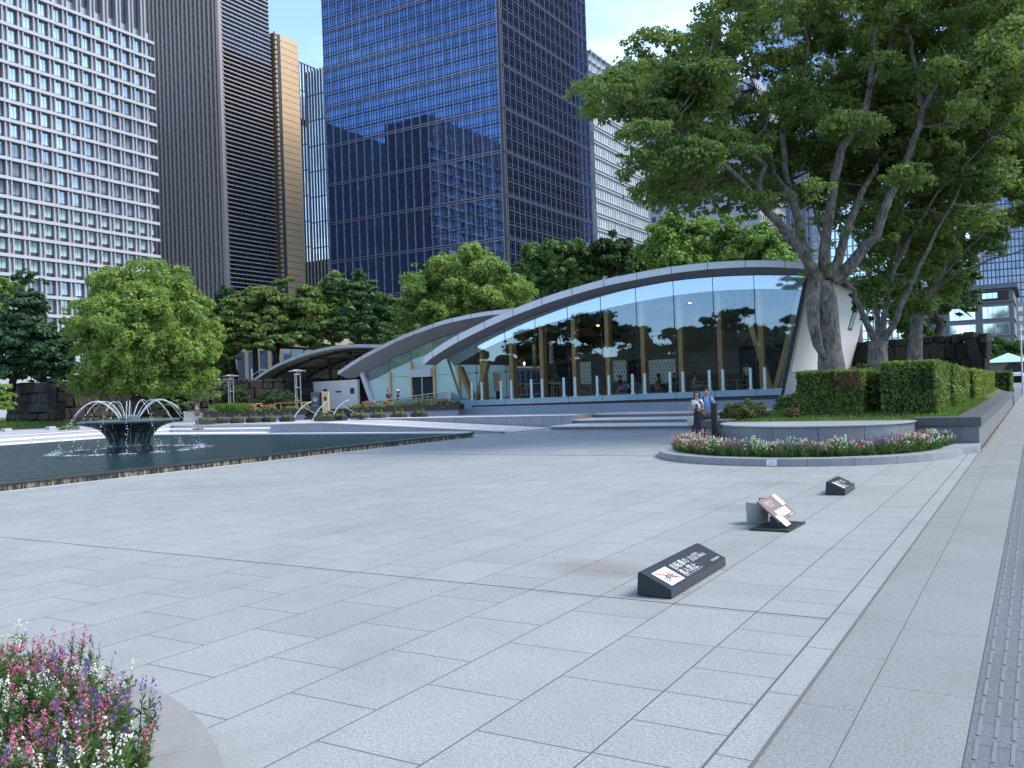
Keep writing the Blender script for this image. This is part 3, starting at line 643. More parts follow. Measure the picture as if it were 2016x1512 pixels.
# far bed
pf={c:[flower_proto(c,.44,.20,16,.6,s+k*7) for s in(1,2)] for k,c in enumerate(FC)}
ra=np.random.default_rng(21); sp=[]
for rr in(2.68,2.86,3.05,3.2):
    nA=int(rr*math.pi/.20)
    for i in range(nA):
        an=math.pi*(1.0+ (i+.5+ra.uniform(-.3,.3))/nA*.97)
        x=CC[0]+rr*math.cos(an)*1.0; y=CC[1]+rr*math.sin(an)
        if (x+5.3)**2+(y-25.12)**2<2.62**2: continue
        sp.append((x,y,.1,colpick(x,y,ra),ra.uniform(.8,1.12)))
for i in range(70):   # side pockets left and right of the bench
    x=ra.choice([ra.uniform(-8.7,-7.6),ra.uniform(-3.2,-1.95)]); y=ra.uniform(22.9,24.8)
    if math.hypot(x-CC[0],y-CC[1])<3.3 or y>CC[1]: 
        if (x+5.3)**2+(y-25.12)**2>2.62**2 and math.hypot(x-CC[0],y-CC[1])<3.55: sp.append((x,y,.1,colpick(x,y,ra),ra.uniform(.8,1.1)))
plant_bed(sp,pf,{'white':'white-spiked flowering plant in the round bed before the granite bench','pink':'pink-spiked flowering plant in the round bed before the granite bench','purple':'purple-spiked flowering plant in the round bed before the granite bench'},'flowers in the round bed before the bench')
# near bed, lower left corner
NC=(-5.52,.02)
kn=empty('planter_kerb',(NC[0],NC[1],0),'worn flat granite kerb around the flower bed in the near left corner','kerb')
g=MB(); ring_blocks(g,NC[0],NC[1],3.20,3.57,math.pi*-.02,math.pi*1.02,0,.15,12,.002,8); g.build('kerb_stone',granite('kerb_worn',(.25,.245,.23),stain=.3,speck=120),kn,bevel=.01)
g=MB(); g.prism([(x,y,.02) for x,y in arc(NC[0],NC[1],3.2,0,2*math.pi,40)],(0,0,.05)); struct('near_planter_soil',g,m_soil)
FLW=.8
pn={c:[flower_proto(c,.46,.17,16,2.0,s+k*11) for s in(31,32,33)] for k,c in enumerate(FC)}
sp=[];ra=np.random.default_rng(5)
for i in range(1500):
    x=ra.uniform(-7.8,-2.5);y=ra.uniform(1.7,3.2)
    if math.hypot(x-NC[0],y-NC[1])>3.14: continue
    if any((x-q[0])**2+(y-q[1])**2<.145**2 for q in sp): continue
    sp.append((x,y,.07,colpick(x,y,ra),ra.uniform(.72,1.12)))
plant_bed(sp,pn,{'white':'white-spiked flowering plant in the bed at the near left corner','pink':'pink-spiked flowering plant in the bed at the near left corner','purple':'purple-spiked flowering plant in the bed at the near left corner'},'flowers in the near left bed')
# ================================================================ CAFE
def interp(P,x): 
    P=sorted(P); return float(np.interp(x,[a for a,b in P],[b for a,b in P]))
def smooth(P,x):
    P=sorted(P); xs=[a for a,b in P]; h=.9
    return sum(interp(P,min(max(x+d,xs[0]),xs[-1])) for d in(-h,-h/2,0,h/2,h))/5 if xs[0]+h<x<xs[-1]-h else interp(P,x)
def teal(name,c,rough=.08,spec=.9): 
    t=NT(name); return t.done(t.pbsdf(Base_Color=c,Roughness=rough,Specular_IOR_Level=spec,Coat_Weight=.6,Coat_Roughness=.02))
m_fascia=basic('fascia_metal',(.50,.51,.56),.35,.05,2,metal=.3)
m_soff=basic('soffit_panel',(.22,.215,.225),.6,.05,1)
m_rooft=basic('roof_metal',(.30,.31,.36),.45,.1,2,metal=.5)
t=NT('spandrel_glass'); m_spand=t.done(t.n('MixShader',ins={0:.42,1:t.pbsdf(Base_Color=(.20,.30,.30),Roughness=.3).outputs[0],2:t.n('BsdfGlossy',ins={'Color':(.46,.62,.86,1),'Roughness':.02}).outputs[0]}))
m_band=teal('base_band_glass',(.23,.36,.44),.15)
m_frost=teal('frosted_glass',(.42,.60,.56),.25,.5)
m_plinth=granite('plinth_stone',(.23,.28,.36))
def glassm(name,refl,tint=(.93,.97,.97)):
    t=NT(name); fr=t.n('LayerWeight',ins={'Blend':.18}).outputs['Fresnel']
    f=t.math('ADD',refl,t.math('MULTIPLY',fr,.5))
    return t.done(t.n('MixShader',ins={0:f,1:t.n('BsdfTransparent',ins={'Color':tint}).outputs[0],2:t.n('BsdfGlossy',ins={'Color':(.38,.53,.76,1),'Roughness':.012}).outputs[0]}))
m_glass=glassm('cafe_glass',.15)
m_glassr=glassm('rail_glass',.12,(.9,.95,.95))
def wood(name,c):
    t=NT(name); p=t.pos(); v=t.n('VectorMath',operation='MULTIPLY',ins={0:p,1:(9,9,.7)}).outputs[0]
    f=t.noise(v,2.5,4,.6); return t.done(t.pbsdf(Base_Color=t.mix(f,sc(c,.65),sc(c,1.3)),Roughness=.5))
m_wood=wood('glulam',(.62,.37,.15)); m_woodd=wood('dark_wood',(.20,.11,.06)); m_table=wood('table_wood',(.60,.36,.16))
m_steel=basic('steel',(.45,.46,.47),.35,.05,5,metal=.8); m_black=basic('matt_black',(.015,.015,.018),.6)
cafe=empty('glass_cafe',(-20,45,.55),'big glass cafe pavilion with an arched roof and timber columns, largest of the three arcs','cafe')
RT=[(-32.35,4.10),(-31.29,4.72),(-29.57,5.42),(-26.53,6.42),(-23.38,7.19),(-20.16,7.75),(-16.88,8.02),(-15.2,8.07),(-13.5,8.04),(-11.86,7.93),(-10.22,7.73),(-8.4,7.35)]
GT=[(-31.45,4.03),(-29.41,4.94),(-27.28,5.68),(-25.19,6.27),(-23.1,6.74),(-20.96,7.12),(-18.83,7.33),(-16.68,7.48),(-14.52,7.48),(-12.33,7.37),(-9.75,7.09)]
TL_=[(-30.99,3.53),(-29.35,4.28),(-27.22,5.01),(-25.09,5.55),(-23.06,5.97),(-20.88,6.27),(-18.78,6.53),(-16.64,6.70),(-14.54,6.76),(-12.36,6.67),(-9.86,6.44)]
def arc_roof(root,RTp,y0,y1,th0,th1,GTp,yg,nseg=44,seams=2.15,mf=None,ms=None,back=None):
    xs=np.linspace(RTp[0][0],RTp[-1][0],nseg+1); X0,X1=xs[0],xs[-1]
    th=lambda x: th0+(th1-th0)*(x-X0)/(X1-X0)
    T=[(x,smooth(RTp,x)) for x in xs]
    g=MB(); sf=MB(); fa=MB(); n=nseg+1
    for (xa,za),(xb,zb) in zip(T,T[1:]):
        g.prism([(xa,y0+.02,za-.03),(xb,y0+.02,zb-.03),(xb,y0+.02,zb+.03),(xa,y0+.02,za+.03)],(0,y1-y0,0))
        fa.prism([(xa,y0,za-th(xa)),(xb,y0,zb-th(xb)),(xb,y0,zb),(xa,y0,za)],(0,.06,0))
    me=g.build('roof_shell',m_rooft,root,smooth=True)
    f=fa.build('fascia',mf or m_fascia,root,smooth=True)
    # soffit from fascia bottom to glass top then back under shell
    for (xa,za),(xb,zb) in zip(T,T[1:]):
        a=za-th(xa);b=zb-th(xb)
        if yg: 
            ga=min(a-.02,smooth(GTp,xa)+.02); gb=min(b-.02,smooth(GTp,xb)+.02)
            sf.poly([(xa,y0+.06,a+.01),(xb,y0+.06,b+.01),(xb,yg-.05,gb),(xa,yg-.05,ga)])
        else: sf.poly([(xa,y0+.06,a+.01),(xb,y0+.06,b+.01),(xb,y1,b+.01),(xa,y1,a+.01)])
    sf.build('soffit',ms or m_soff,root,smooth=True)
    j=MB(); x=X0+.7
    while x<X1:
        z=smooth(RTp,x); j.box(x-.015,x+.015,y0-.004,y0+.03,z-th(x)-.01,z+.012); x+=seams*.9
    j.build('seam',m_black,root)
arc_roof(cafe,RT,43.6,64,.42,.30,GT,45)
JX=[-30.51,-29.37,-27.27,-25.18,-23.04,-20.93,-18.79,-16.62,-14.45,-12.29,-11.06]
zb=lambda x: 1.38+(x+30.5)*(.17/19.4)
fr=MB()
lean=lambda x,z: x  # interior joints vertical
lx=lambda z: -30.51-(z-1.38)*.355; rx=lambda z: -11.06+(z-1.55)*.236
# glass bays
B=JX[1:-1]; bays=[(None,B[0])]+list(zip(B,B[1:]))+[(B[-1],None)]
for a,b in bays:
    def tops(P,a,b,n=4):
        aa=a; bb=b
        if aa is None:
            aa=-30.99 if P is TL_ else -31.45
        if bb is None:
            bb=-9.86 if P is TL_ else -9.75
        return [(x,smooth(P,x)) for x in np.linspace(aa,bb,n)]
    lo=[(a if a is not None else -30.51,zb(-30 if a is None else a)),(b if b is not None else -11.06,zb(-11 if b is None else b))]
    t=tops(TL_,a,b); P=[(lo[0][0],lo[0][1]),(lo[1][0],lo[1][1])]+t[::-1]
    MB().prism([(x,45.0,z) for x,z in P],(0,.02,0)).build('glass_panel',m_glass,cafe)
    t2=tops(GT,a,b); MB().prism([(x,44.995,z) for x,z in t+t2[::-1]],(0,.05,0)).build('spandrel_panel',m_spand,cafe)
j=MB()
for x in B: j.box(x-.012,x+.012,44.975,44.994,zb(x),smooth(GT,x))
j.build('glass_joint',m_black,cafe)
j=MB()                                           # horizontal glass joints and spider fittings
for zz in(3.05,4.85,):
    xs=[x for x in B if smooth(TL_,x)>zz+.1]
    j.box(xs[0],rx(zz)-.05,44.982,44.994,zz-.006,zz+.006)
    for x in xs: j.box(x-.07,x+.07,44.93,44.99,zz-.05,zz+.05)
j.build('fitting',m_black,cafe)
g=MB(); g.prism([(-31.0,44.8,zb(-30.5)-.32),(-11.1,44.8,zb(-11)-.33),(-11.0,44.8,zb(-11)),(-30.6,44.8,zb(-30.5))],(0,.9,0)); g.build('base_band',m_band,cafe)
g=MB(); 
for x in B: g.box(x-.01,x+.01,44.79,44.8,zb(x)-.33,zb(x))
g.build('band_joint',m_black,cafe)
MB().box(-29.8,-11.3,45.0,63,.9,1.22).build('recess',m_gran_d,cafe)  # dark stone colours in the shadow below the base band
MB().box(-29.5,-11.4,44.65,45.05,.86,1.0).build('upper_plinth',m_gran,cafe)
MB().box(-30.4,-11.2,44.3,63,.54,.86).build('plinth',m_plinth,cafe)
# end frames
g=MB(); g.beam((rx(1.2)+.06,44.98,1.2),(rx(7.2)+.1,44.98,7.2),.16,.20,up=(0,1,0)); g.build('end_frame',m_black,cafe)
g=MB(); g.beam((lx(1.4)-.03,44.98,1.4),(lx(4.0)-.03,44.98,4.0),.06,.20,up=(0,1,0)); g.build('end_frame',m_spand,cafe)
for x in B[:]:
    z1=smooth(TL_,x)+.1; MB().box(x+.02,x+.27,45.35,45.85,1.3,z1).build('column',m_wood,cafe)
for a,b in [((-29.95,45.5,1.3),(-30.9,45.5,3.45)),((-29.75,45.5,1.3),(-28.9,45.5,3.7)),((-11.55,45.5,1.3),(-10.05,45.5,6.5)),((-11.7,45.6,1.3),(-12.9,45.9,5.4))]:
    g=MB(); g.beam(a,b,.26,.4,up=(0,1,0)); g.build('brace',m_wood,cafe)
# glass light fins
fin=None; m_fin=teal('fin_glass',(.45,.60,.60),.2,.6)
for x in B:
    for s in(-.36,.36):
        g=MB(); xx=x+s+.05; z=zb(x); g.box(xx-.075,xx+.075,44.84,44.87,z+.17,z+1.1); g.box(xx-.045,xx+.045,44.83,44.93,z,z+1.08); g.box(xx-.09,xx+.09,44.82,44.94,z,z+.12)
        g.build('glass_fin',m_fin,cafe)
# interior
m_int=basic('interior_wall',(.42,.41,.38),.8,.15,1.5); m_floor=basic('cafe_floor',(.24,.18,.13),.4,.2,3)
MB().box(-30.6,-11.2,45.05,62.8,1.225,1.32).build('floor',m_floor,cafe)
MB().box(-31,-11,56.0,56.2,1.32,6.6).build('back_wall',m_int,cafe)
g=MB(); xs=np.linspace(-31.2,-9.9,24)
for a,b in zip(xs,xs[1:]): g.poly([(a,45.06,smooth(TL_,a)+.12),(b,45.06,smooth(TL_,b)+.12),(b,62,smooth(TL_,b)+.12),(a,62,smooth(TL_,a)+.12)])
g.build('ceiling',m_woodd,cafe)
g=MB()
for x in np.arange(-29,-11,2.15):
    g.prism([(x-.1,45.4,smooth(TL_,x)-.35),(x+.1,45.4,smooth(TL_,x)-.35),(x+.1,45.4,smooth(TL_,x)+.1),(x-.1,45.4,smooth(TL_,x)+.1)],(0,16,0))
g.build('rafter',m_woodd,cafe)
MB().box(-15.6,-13.0,53.2,53.3,1.32,4.1).build('partition',basic('partition_dark',(.03,.035,.04),.6),cafe)
MB().box(-23.5,-16,54.6,56,1.32,2.5).build('counter',m_woodd,cafe)
for x in(-27.6,-22.4): 
    MB().box(x,x+1.5,52,52.15,1.32,3.6).build('shelf',m_black,cafe)
# ceiling spots & warm pendant bulb: lit lamps in the photograph
def emis(name,c,s):
    t=NT(name); return t.done(t.n('Emission',ins={'Color':(*c,1),'Strength':s}))
m_lit=emis('lamp_lit',(1,.78,.5),5)
for u,v,y in[(1316,608,50),(1358,578,50),(1047,652,49),(993,677,49),(1177,637,51)]:
    p=ony(u,v,y); zc=smooth(TL_,p[0])+.10; MB().lathe((p[0],p[1],zc-.06),[(.07,0),(.09,.05)],12).build('spotlight',m_lit,cafe)
# gable / right side wall, leaning outward
sx=lambda z,o=0: -11.0+(z-1.5)*.236+o
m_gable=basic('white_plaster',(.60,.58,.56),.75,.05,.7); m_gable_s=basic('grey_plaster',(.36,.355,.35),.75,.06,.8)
g=MB(); z0,z1=2.35,7.3
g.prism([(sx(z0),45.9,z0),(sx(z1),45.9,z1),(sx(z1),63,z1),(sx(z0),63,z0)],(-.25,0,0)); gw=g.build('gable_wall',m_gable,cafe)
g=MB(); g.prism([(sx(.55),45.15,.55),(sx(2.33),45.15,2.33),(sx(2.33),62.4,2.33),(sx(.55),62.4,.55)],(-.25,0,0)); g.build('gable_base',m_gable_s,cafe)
g=MB(); g.prism([(sx(2.35,-.05),45.15,2.35),(sx(7.2,-.05),45.15,7.2),(sx(7.2,-.05),45.9,7.2),(sx(2.35,-.05),45.9,2.35)],(-.2,0,0)); g.build('gable_return',m_gable_s,cafe)  # grey plaster on the return stands in for shade on the gable front
g=MB(); za,zc=5.0,6.3
g.prism([(sx(za,.03),58.4,za),(sx(zc,.03),58.9,zc),(sx(zc,.03),60.3,zc),(sx(za,.03),59.8,za)],(-.1,0,0)); wf=g.build('window',m_black,cafe)
g=MB(); g.prism([(sx(za+.1,.04),58.55,za+.1),(sx(zc-.1,.04),59.05,zc-.1),(sx(zc-.1,.04),60.15,zc-.1),(sx(za+.1,.04),59.65,za+.1)],(-.02,0,0)); g.build('pane',m_frost,wf)
MB().box(-31.2,-10.0,62.8,63,.55,6.9).build('rear_wall',m_gable_s,cafe)
# ---------------- second pavilion
wing=empty('glass_pavilion',(-37,52,.55),'middle arched pavilion with pale frosted glass front, behind the big cafe','pavilion')
RT2=[(-46.9,3.86),(-44.46,4.96),(-40.58,6.27),(-36.69,7.15),(-33.52,7.47),(-30,7.55),(-26,7.3),(-22,6.5)]
GT2=[(-46.0,3.3),(-45.0,3.66),(-42.67,4.55),(-40.6,5.22),(-38.5,5.85),(-36.35,6.31),(-33.5,6.7),(-30,6.85),(-26,6.6),(-22,5.9)]
arc_roof(wing,RT2,52.0,68,.26,.28,GT2,53.2,34,1.9)
B2=[-44.25,-42.67,-40.6,-38.5,-36.3,-34.1,-31.9]
def gt2(x,d=0): return smooth(GT2,x)-d
for a,b in zip(B2,B2[1:]):
    aa=a-.55 if a==B2[0] else a
    MB().prism([(a,53.2,1.5),(b,53.2,1.5),(b,53.2,gt2(b,.85)),(aa,53.2,gt2(aa,.75))],(0,.03,0)).build('frosted_panel' ,m_frost,wing)
    MB().prism([(aa,53.2,gt2(aa,.745)),(b,53.2,gt2(b,.845)),(b,53.2,gt2(b)),(aa,53.2,gt2(aa))],(0,.04,0)).build('spandrel_panel',m_spand,wing)
for x in B2[1:]: MB().box(x+.0,x+.16,53.0,53.19,1.5,gt2(x,.85)).build('mullion',m_wood,wing)
g=MB(); g.box(-44.3,-32,53.185,53.199,3.25,3.27); [g.box(x-.012,x+.012,53.18,53.199,gt2(x,.85),gt2(x)) for x in B2[1:]]; g.build('glass_joint',m_black,wing)
MB().beam((-44.35,53.1,1.3),(-45.35,53.1,3.75),.38,.3,up=(0,1,0)).build('edge_post',m_fascia,wing)
MB().box(-45,-31,52.9,66,.54,1.5).build('plinth',m_plinth,wing)
d=MB(); d.box(-40.6+.16,-38.5,53.02,53.18,1.5,3.15); dr=d.build('door',basic('door_glass',(.02,.03,.045),.15),wing)
MB().box(-40.55,-38.5,52.75,53.02,3.16,3.75).build('lintel',m_fascia,wing); MB().box(-39.55,-39.45,52.98,53.02,1.5,3.15).build('door_frame',m_steel,dr)
a=ony(803,767,52.95); text_mb('レストラン\nRESTAURANT',.16,(a[0],52.95,a[2]+.12),(1,0,0),(0,0,1),'lettering',m_white,dr,wid=.55)
# ---------------- open canopy
can=empty('open_canopy',(-55,58,.55),'leftmost open arched canopy with exposed dark struts over a grey wall','canopy')
RT3=[(-63.0,3.62),(-61.4,4.45),(-59.65,5.08),(-56.45,5.88),(-53.8,6.25),(-51.44,6.39),(-48,6.2),(-44,5.5),(-40,4.2)]
m_canf=basic('canopy_edge',(.36,.40,.38),.45,.06,2,metal=.2); m_cans=basic('canopy_soffit',(.58,.55,.48),.7,.08,.8)
arc_roof(can,RT3,58,74,.26,.22,None,None,30,1.9,mf=m_canf,ms=m_cans)
m_strut=basic('strut_brown',(.045,.03,.03),.6)
for y in(59.5,64,68.5,73):
    g=MB(); xs=np.linspace(-61.8,-42,24)
    for a,b in zip(xs,xs[1:]): g.beam((a,y,smooth(RT3,a)-.42),(b,y,smooth(RT3,b)-.42),.16,.2)
    g.build('rib',m_strut,can)
g=MB()
for x in(-59.5,-56.5,-53.5,-50.5,-47.5): g.beam((x,59,smooth(RT3,x)-.38),(x,73.5,smooth(RT3,x)-.38),.10,.12)
g.build('purlin',m_strut,can)
for a,b in [((-56.5,62,1),(-57.0,62,5.5)),((-56.5,62,1),(-52.5,60,5.8)),((-56.5,62,1),(-60.2,60,4.6)),((-53.0,66,1),(-53.3,66,5.8)),((-53.0,66,3.2),(-56,62,4.2)),((-49.5,62,2.5),(-53,60,5.8)),((-49.5,62,2.5),(-46.5,60,5.6)),((-56.5,62,1),(-54,70,5.5))]:
    g=MB(); g.beam(a,b,.2,.2); g.build('strut',m_strut,can)
wl=empty('plaster_wall',(-53,60,.55),'light grey plaster wall beneath the open canopy with two small openings','wall')
a=ony(600,753,60.5);b=ony(703,747,58.3)
g=MB(); g.prism([(a[0],60.5,.55),(b[0],58.3,.55),(b[0],58.3,b[2]),(a[0],60.5,a[2])],(0,.3,0)); g.build('wall',basic('wall_plaster',(.60,.58,.55),.8,.05,1),wl)
def onwall(u,v):
    t=(u-600)/(703-600); return ony(u,v,60.5+(58.3-60.5)*t-.03)
for (u0,v0,u1,v1,m,nm) in[(690,764,697,775,m_black,'window'),(637,766,644,771,m_black,'window'),(661,769,672,778,m_white,'notice'),(602,760,604.5,765,m_black,'lamp')]:
    a=onwall(u0,v1);b=onwall(u1,v0); g=MB(); g.prism([(a[0],a[1],a[2]),(b[0],b[1],a[2]),(b[0],b[1],b[2]),(a[0],a[1],b[2])],(0,-.03,0)); o=g.build(nm,m,wl)
    if nm=='notice':
        a=onwall(661,773);b=onwall(672,769.5); g=MB(); g.prism([(a[0],a[1]-.035,a[2]),(b[0],b[1]-.035,a[2]),(b[0],b[1]-.035,b[2]),(a[0],a[1]-.035,b[2])],(0,-.01,0)); g.build('lettering',m_black,o)
thing('equipment_cabinet',MB().box(-57.6,-56.6,60.9,61.4,.55,2.35),m_gable,'pale metal cabinet at the left end of the plaster wall under the canopy','cabinet',bevel=.02)
# ---------------- planters along the terrace
P0=np.array([-44.5,37.3]);P1=np.array([-29.3,42.8]);E_=_n(np.append(P1-P0,0)); NRM=np.array([E_[1],-E_[0],0])
def tline(u):     # distance along the planter line seen at pixel column u
    r=ray(u,800)[:2]; e=E_[:2]; A=np.array([[r[0],-e[0]],[r[1],-e[1]]]); return np.linalg.solve(A,P0)[1]
m_pbox=basic('planter_brown',(.035,.022,.022),.55,.2,3); m_pbase=granite('planter_base',(.30,.33,.40),stain=.1)
m_lw=leafmat('ground_leaf',(.07,.12,.03),(.22,.28,.10),.3,2); m_org=leafmat('orange_bloom',(.30,.13,.05),(.50,.25,.12),.2,3)
def seg(s,w,z=0): return np.array([P0[0],P0[1],0])+E_*s-NRM*w+np.array([0,0,z])
def tplanter(s0,s1,label,seed,orn):
    c=seg((s0+s1)/2,.6); r=empty('terrace_planter',(c[0],c[1],.556),label,'planter')
    L2=(s1-s0)/2; 
    MB().obox(seg((s0+s1)/2,.65,1.06),E_*L2,NRM*.65,(0,0,.165)).build('box',m_pbox,r,bevel=.01)
    MB().obox(seg((s0+s1)/2,.75,.72),E_*(L2-.12),NRM*.58,(0,0,.173)).build('base',m_pbase,r)
    g=np.random.default_rng(seed); k=int((s1-s0)*2.6); lob=[]
    for i in range(k):
        p=seg(s0+(s1-s0)*(i+g.random())/k,g.uniform(-.02,.9),1.22+g.uniform(0,.08)); lob.append((*p,g.uniform(.25,.45),g.uniform(.22,.35),g.uniform(.10,.24)))
    leaves('ground_cover',lob,int(900*(s1-s0)),.055,m_lw,r,sub=12,seed=seed)
    for i in range(int((s1-s0)*1.1)):           # trailing strands
        p=seg(s0+(s1-s0)*g.random(),-.03,1.2); lob2=[(p[0],p[1],1.12-.05*j,.05,.05,.07) for j in range(int(g.integers(1,4)))]; leaves('trailing_plant',lob2,60,.045,m_lw,r,sub=4,seed=i)
    for i,s in enumerate(orn):
        p=seg(s,.35+g.uniform(0,.4),1.42); leaves('orange_flowers',[(p[0],p[1],p[2],.22,.22,.15)],260,.06,m_org,r,sub=14,seed=i)
sA0,sA1=-.25,tline(601); sB0,sB1=tline(683),16.2
tplanter(sA0,sA1,'long brown terrace planter with trailing plants left of the dark steps',4,[tline(u) for u in(448,472,487,515,527)])
tplanter(sB0,sB1,'long brown terrace planter with trailing plants between the dark steps and the cafe','5' and 5,[tline(u) for u in(712,725,752,826,847,870)])
# grass tuft at the left end
p=seg(1.0,.4); tag(grass_patch('planter_grass',p[0]-1.2,p[0]+1.6,p[1]-.3,p[1]+.6,lambda a,b:1.2,1600,.42,m_grassb,8),'tall wispy grass at the left end of the terrace planter','grass')
# dark steps between the planters
st=empty('dark_steps',(seg(sA1+1,0)[0],seg(sA1+1,0)[1],.556),'dark timber steps climbing between the two long terrace planters','steps')
s0,s1=sA1-.1,sB0+.1
for k in range(4):
    MB().obox(seg((s0+s1)/2,.35*k+.6,.556+.15*k+.075),E_*((s1-s0)/2-.005),NRM*.6,(0,0,.075)).build('step',m_pbox,st)
deck=MB().obox(seg((s0+s1)/2-1,4,1.10),E_*6.2,NRM*2.0,(0,0,.05)); struct('deck',deck,m_woodd)
# ground planter boxes
wp=[]
def small_box(u0,u1,v,lab,i,wd=None):
    a=onz(u0,v,.558);b=onz(u1,v,.558); w=np.linalg.norm(b-a); c=(a+b)/2; e=_n(b-a); nn=np.array([-e[1],e[0],0])
    if i==0:
        r=empty('planter_box',(0,0,0),lab,'planter box','small planter boxes in front of the terrace wall'); r['_loc']=1
        MB().box(-.5,.5,0,.35,0,.24).build('box',m_pbox,r,bevel=.01)
        leaves('plants',[(x,.17,.26,.16,.13,.10) for x in(-.33,0,.33)]+[(-.2,.17,.40,.05,.05,.15),(.28,.17,.43,.05,.05,.15)],520,.06,m_lw,r,sub=10,seed=3)
        wp.append(r)
    else: r=copy_tree(wp[0]); tag(r,lab)
    r.location=(c[0]+nn[0]*.05,c[1]+nn[1]*.05,.557); r.rotation_euler=(0,0,math.atan2(e[1],e[0])); r.scale=(w,1,1)
LB=['leftmost small brown planter box under the left terrace planter','second small brown planter box from the left under the left terrace planter','third small brown planter box from the left under the left terrace planter','fourth small brown planter box from the left under the left terrace planter','fifth small brown planter box, just left of the first curved rail','small brown planter box with bushy plants in front of the dark steps','narrower small brown planter box beside the third curved rail','first small brown planter box right of the dark steps','second small brown planter box right of the dark steps','third small brown planter box right of the dark steps','rightmost small brown planter box, nearest the cafe plinth','small brown planter box far left beside the small warning sign']
for i,(u0,u1,v) in enumerate([(420,438,834),(450,469,833.5),(482,501,832.5),(512,532,831.5),(548,569,830.3),(616,647,829.2),(651,673,828),(689,712,826.5),(727,749,825.5),(767,790,823.5),(807,831,822),(383,410,835.5)]): small_box(u0,u1,v,LB[i],i)
# curved rails
for i,(P,dd) in enumerate([([(577,830),(582,817),(591,805),(602,796),(613,791)],51.5),([(615,830),(620,817),(629,804),(640,794),(648,789.5)],51.2),([(654,824),(659,811),(667,800),(677,792),(688,787.5)],50.8)]):
    pts=[at(u,v,dd+k*.25) for k,(u,v) in enumerate(P)]; pts[0][2]=.55
    r=empty('curved_rail',pts[0],['left of three curved steel rails at the dark steps','middle of three curved steel rails at the dark steps','right of three curved steel rails at the dark steps'][i],'rail','curved steel rails at the dark steps')
    q=[]; 
    for a,b in zip(pts,pts[1:]): q+= [a,(a+b)/2]
    q.append(pts[-1]); MB().tube(q,.045,8).build('rail',m_steel,r,smooth=True)
    a=q[5]; MB().tube([a,(a[0]+1.0,a[1]+.4,.75)],.022,6).build('strut',m_steel,r,smooth=True)
# lamp posts with three-tube masts
def lamp(u,vt,vb,d,label,i):
    t=at(u,vt,d); b=at(u,vb,d); b[0],b[1]=t[0],t[1]; r=empty('lamp_post',(b[0],b[1],b[2]-.3),label,'lamp post','three-tube lamp posts on the terrace')
    for k in range(3):
        a=k*2.094+.5; x,y=b[0]+.20*math.cos(a),b[1]+.20*math.sin(a); MB().tube([(x,y,b[2]-.3),(x,y,t[2]-.25)],.033,8).build('tube',m_steel,r,smooth=True)
    for z in(.15,.5,.85): MB().lathe((b[0],b[1],b[2]+(t[2]-b[2])*z),[(.02,0),(.23,0),(.23,.04),(.02,.04)],12).build('collar',m_steel,r)
    g=MB(); g.lathe((b[0],b[1],t[2]-.32),[(.22,0),(.06,.14),(.05,.24)],12); g.build('lamp_neck',m_steel,r)
    for k in range(4):
        a=k*math.pi/2+.4; c=np.array([b[0]+.30*math.cos(a),b[1]+.30*math.sin(a),t[2]-.08]); e=np.array([math.cos(a),math.sin(a),-.18]); f=np.array([-math.sin(a),math.cos(a),0])
        MB().obox(c,_n(e)*.24,f*.14,(0,0,.02)).build('lamp_head',m_fascia,r)
lamp(453,737,806,62,'steel lamp post at the left end of the long terrace planter',0); lamp(584.5,727,800,57,'steel lamp post beside the curved rails in front of the canopy',1)
# pillars
def pillar(u0,u1,v0,v1,d,m,nm,label):
    a=at(u0,v1,d);b=at(u1,v0,d); w=np.linalg.norm((b-a)[:2]); c=(a+b)/2; e=_n([_X[0],RW[1][0],0]) if 0 else _n(np.append((b-a)[:2],0)); nn=np.array([-e[1],e[0],0])
    r=empty(nm,(c[0],c[1],.9),label,'sign'); g=MB(); z0,z1=.9,b[2]; g.obox(c*np.array([1,1,0])+np.array([0,0,(z0+z1)/2])+nn*.12,e*w/2,nn*.12,(0,0,(z1-z0)/2)); g.build('body',m,r,bevel=.01)
    return r,c,e,nn,z1,w
m_dgrey=basic('sign_grey',(.05,.055,.065),.5,.08,3); m_tan=basic('sign_tan',(.52,.40,.22),.6,.08,2); m_green=basic('sign_green',(.01,.16,.09),.5)
r,c,e,nn,z1,w=pillar(613,628,772,815,54,m_dgrey,'pillar_sign','dark grey pillar sign with a round white emblem beside the tan pillar')
def disc(mb,c,e,rad,off,n=24,nn=nn): 
    P=[c+e*math.cos(t)*rad+np.array([0,0,math.sin(t)*rad])-nn*off for t in np.linspace(0,2*math.pi,n,endpoint=False)]; mb.prism(P,-nn*.006); return mb
cc=np.array([c[0],c[1],z1-.44]); em=disc(MB(),cc,e,.155,.004).build('emblem',m_white,r); disc(MB(),cc,e,.14,.012).build('emblem_field',m_green,em)
g=MB(); 
star=[]
for k in range(10):
    a=math.pi/2+k*math.pi/5; q=.035 if k%2==0 else .015; star.append(cc+e*math.cos(a)*q+np.array([0,0,.075+math.sin(a)*q])-nn*.02)
g.prism(star,-nn*.003); 
for s in(-1,1):
    for k in range(3): g.prism([cc+e*s*(.03+.03*k)+np.array([0,0,-.08+.02*k])-nn*.02,cc+e*s*(.045+.03*k)+np.array([0,0,-.08+.02*k])-nn*.02,cc+e*s*(.06+.02*k)+np.array([0,0,.03])-nn*.02],-nn*.003)
g.prism([cc+e*-.03+np.array([0,0,-.1])-nn*.02,cc+e*.03+np.array([0,0,-.1])-nn*.02,cc+e*.028+np.array([0,0,.03])-nn*.02,cc+e*-.028+np.array([0,0,.03])-nn*.02],-nn*.003)
g.build('emblem_mark',m_white,em)
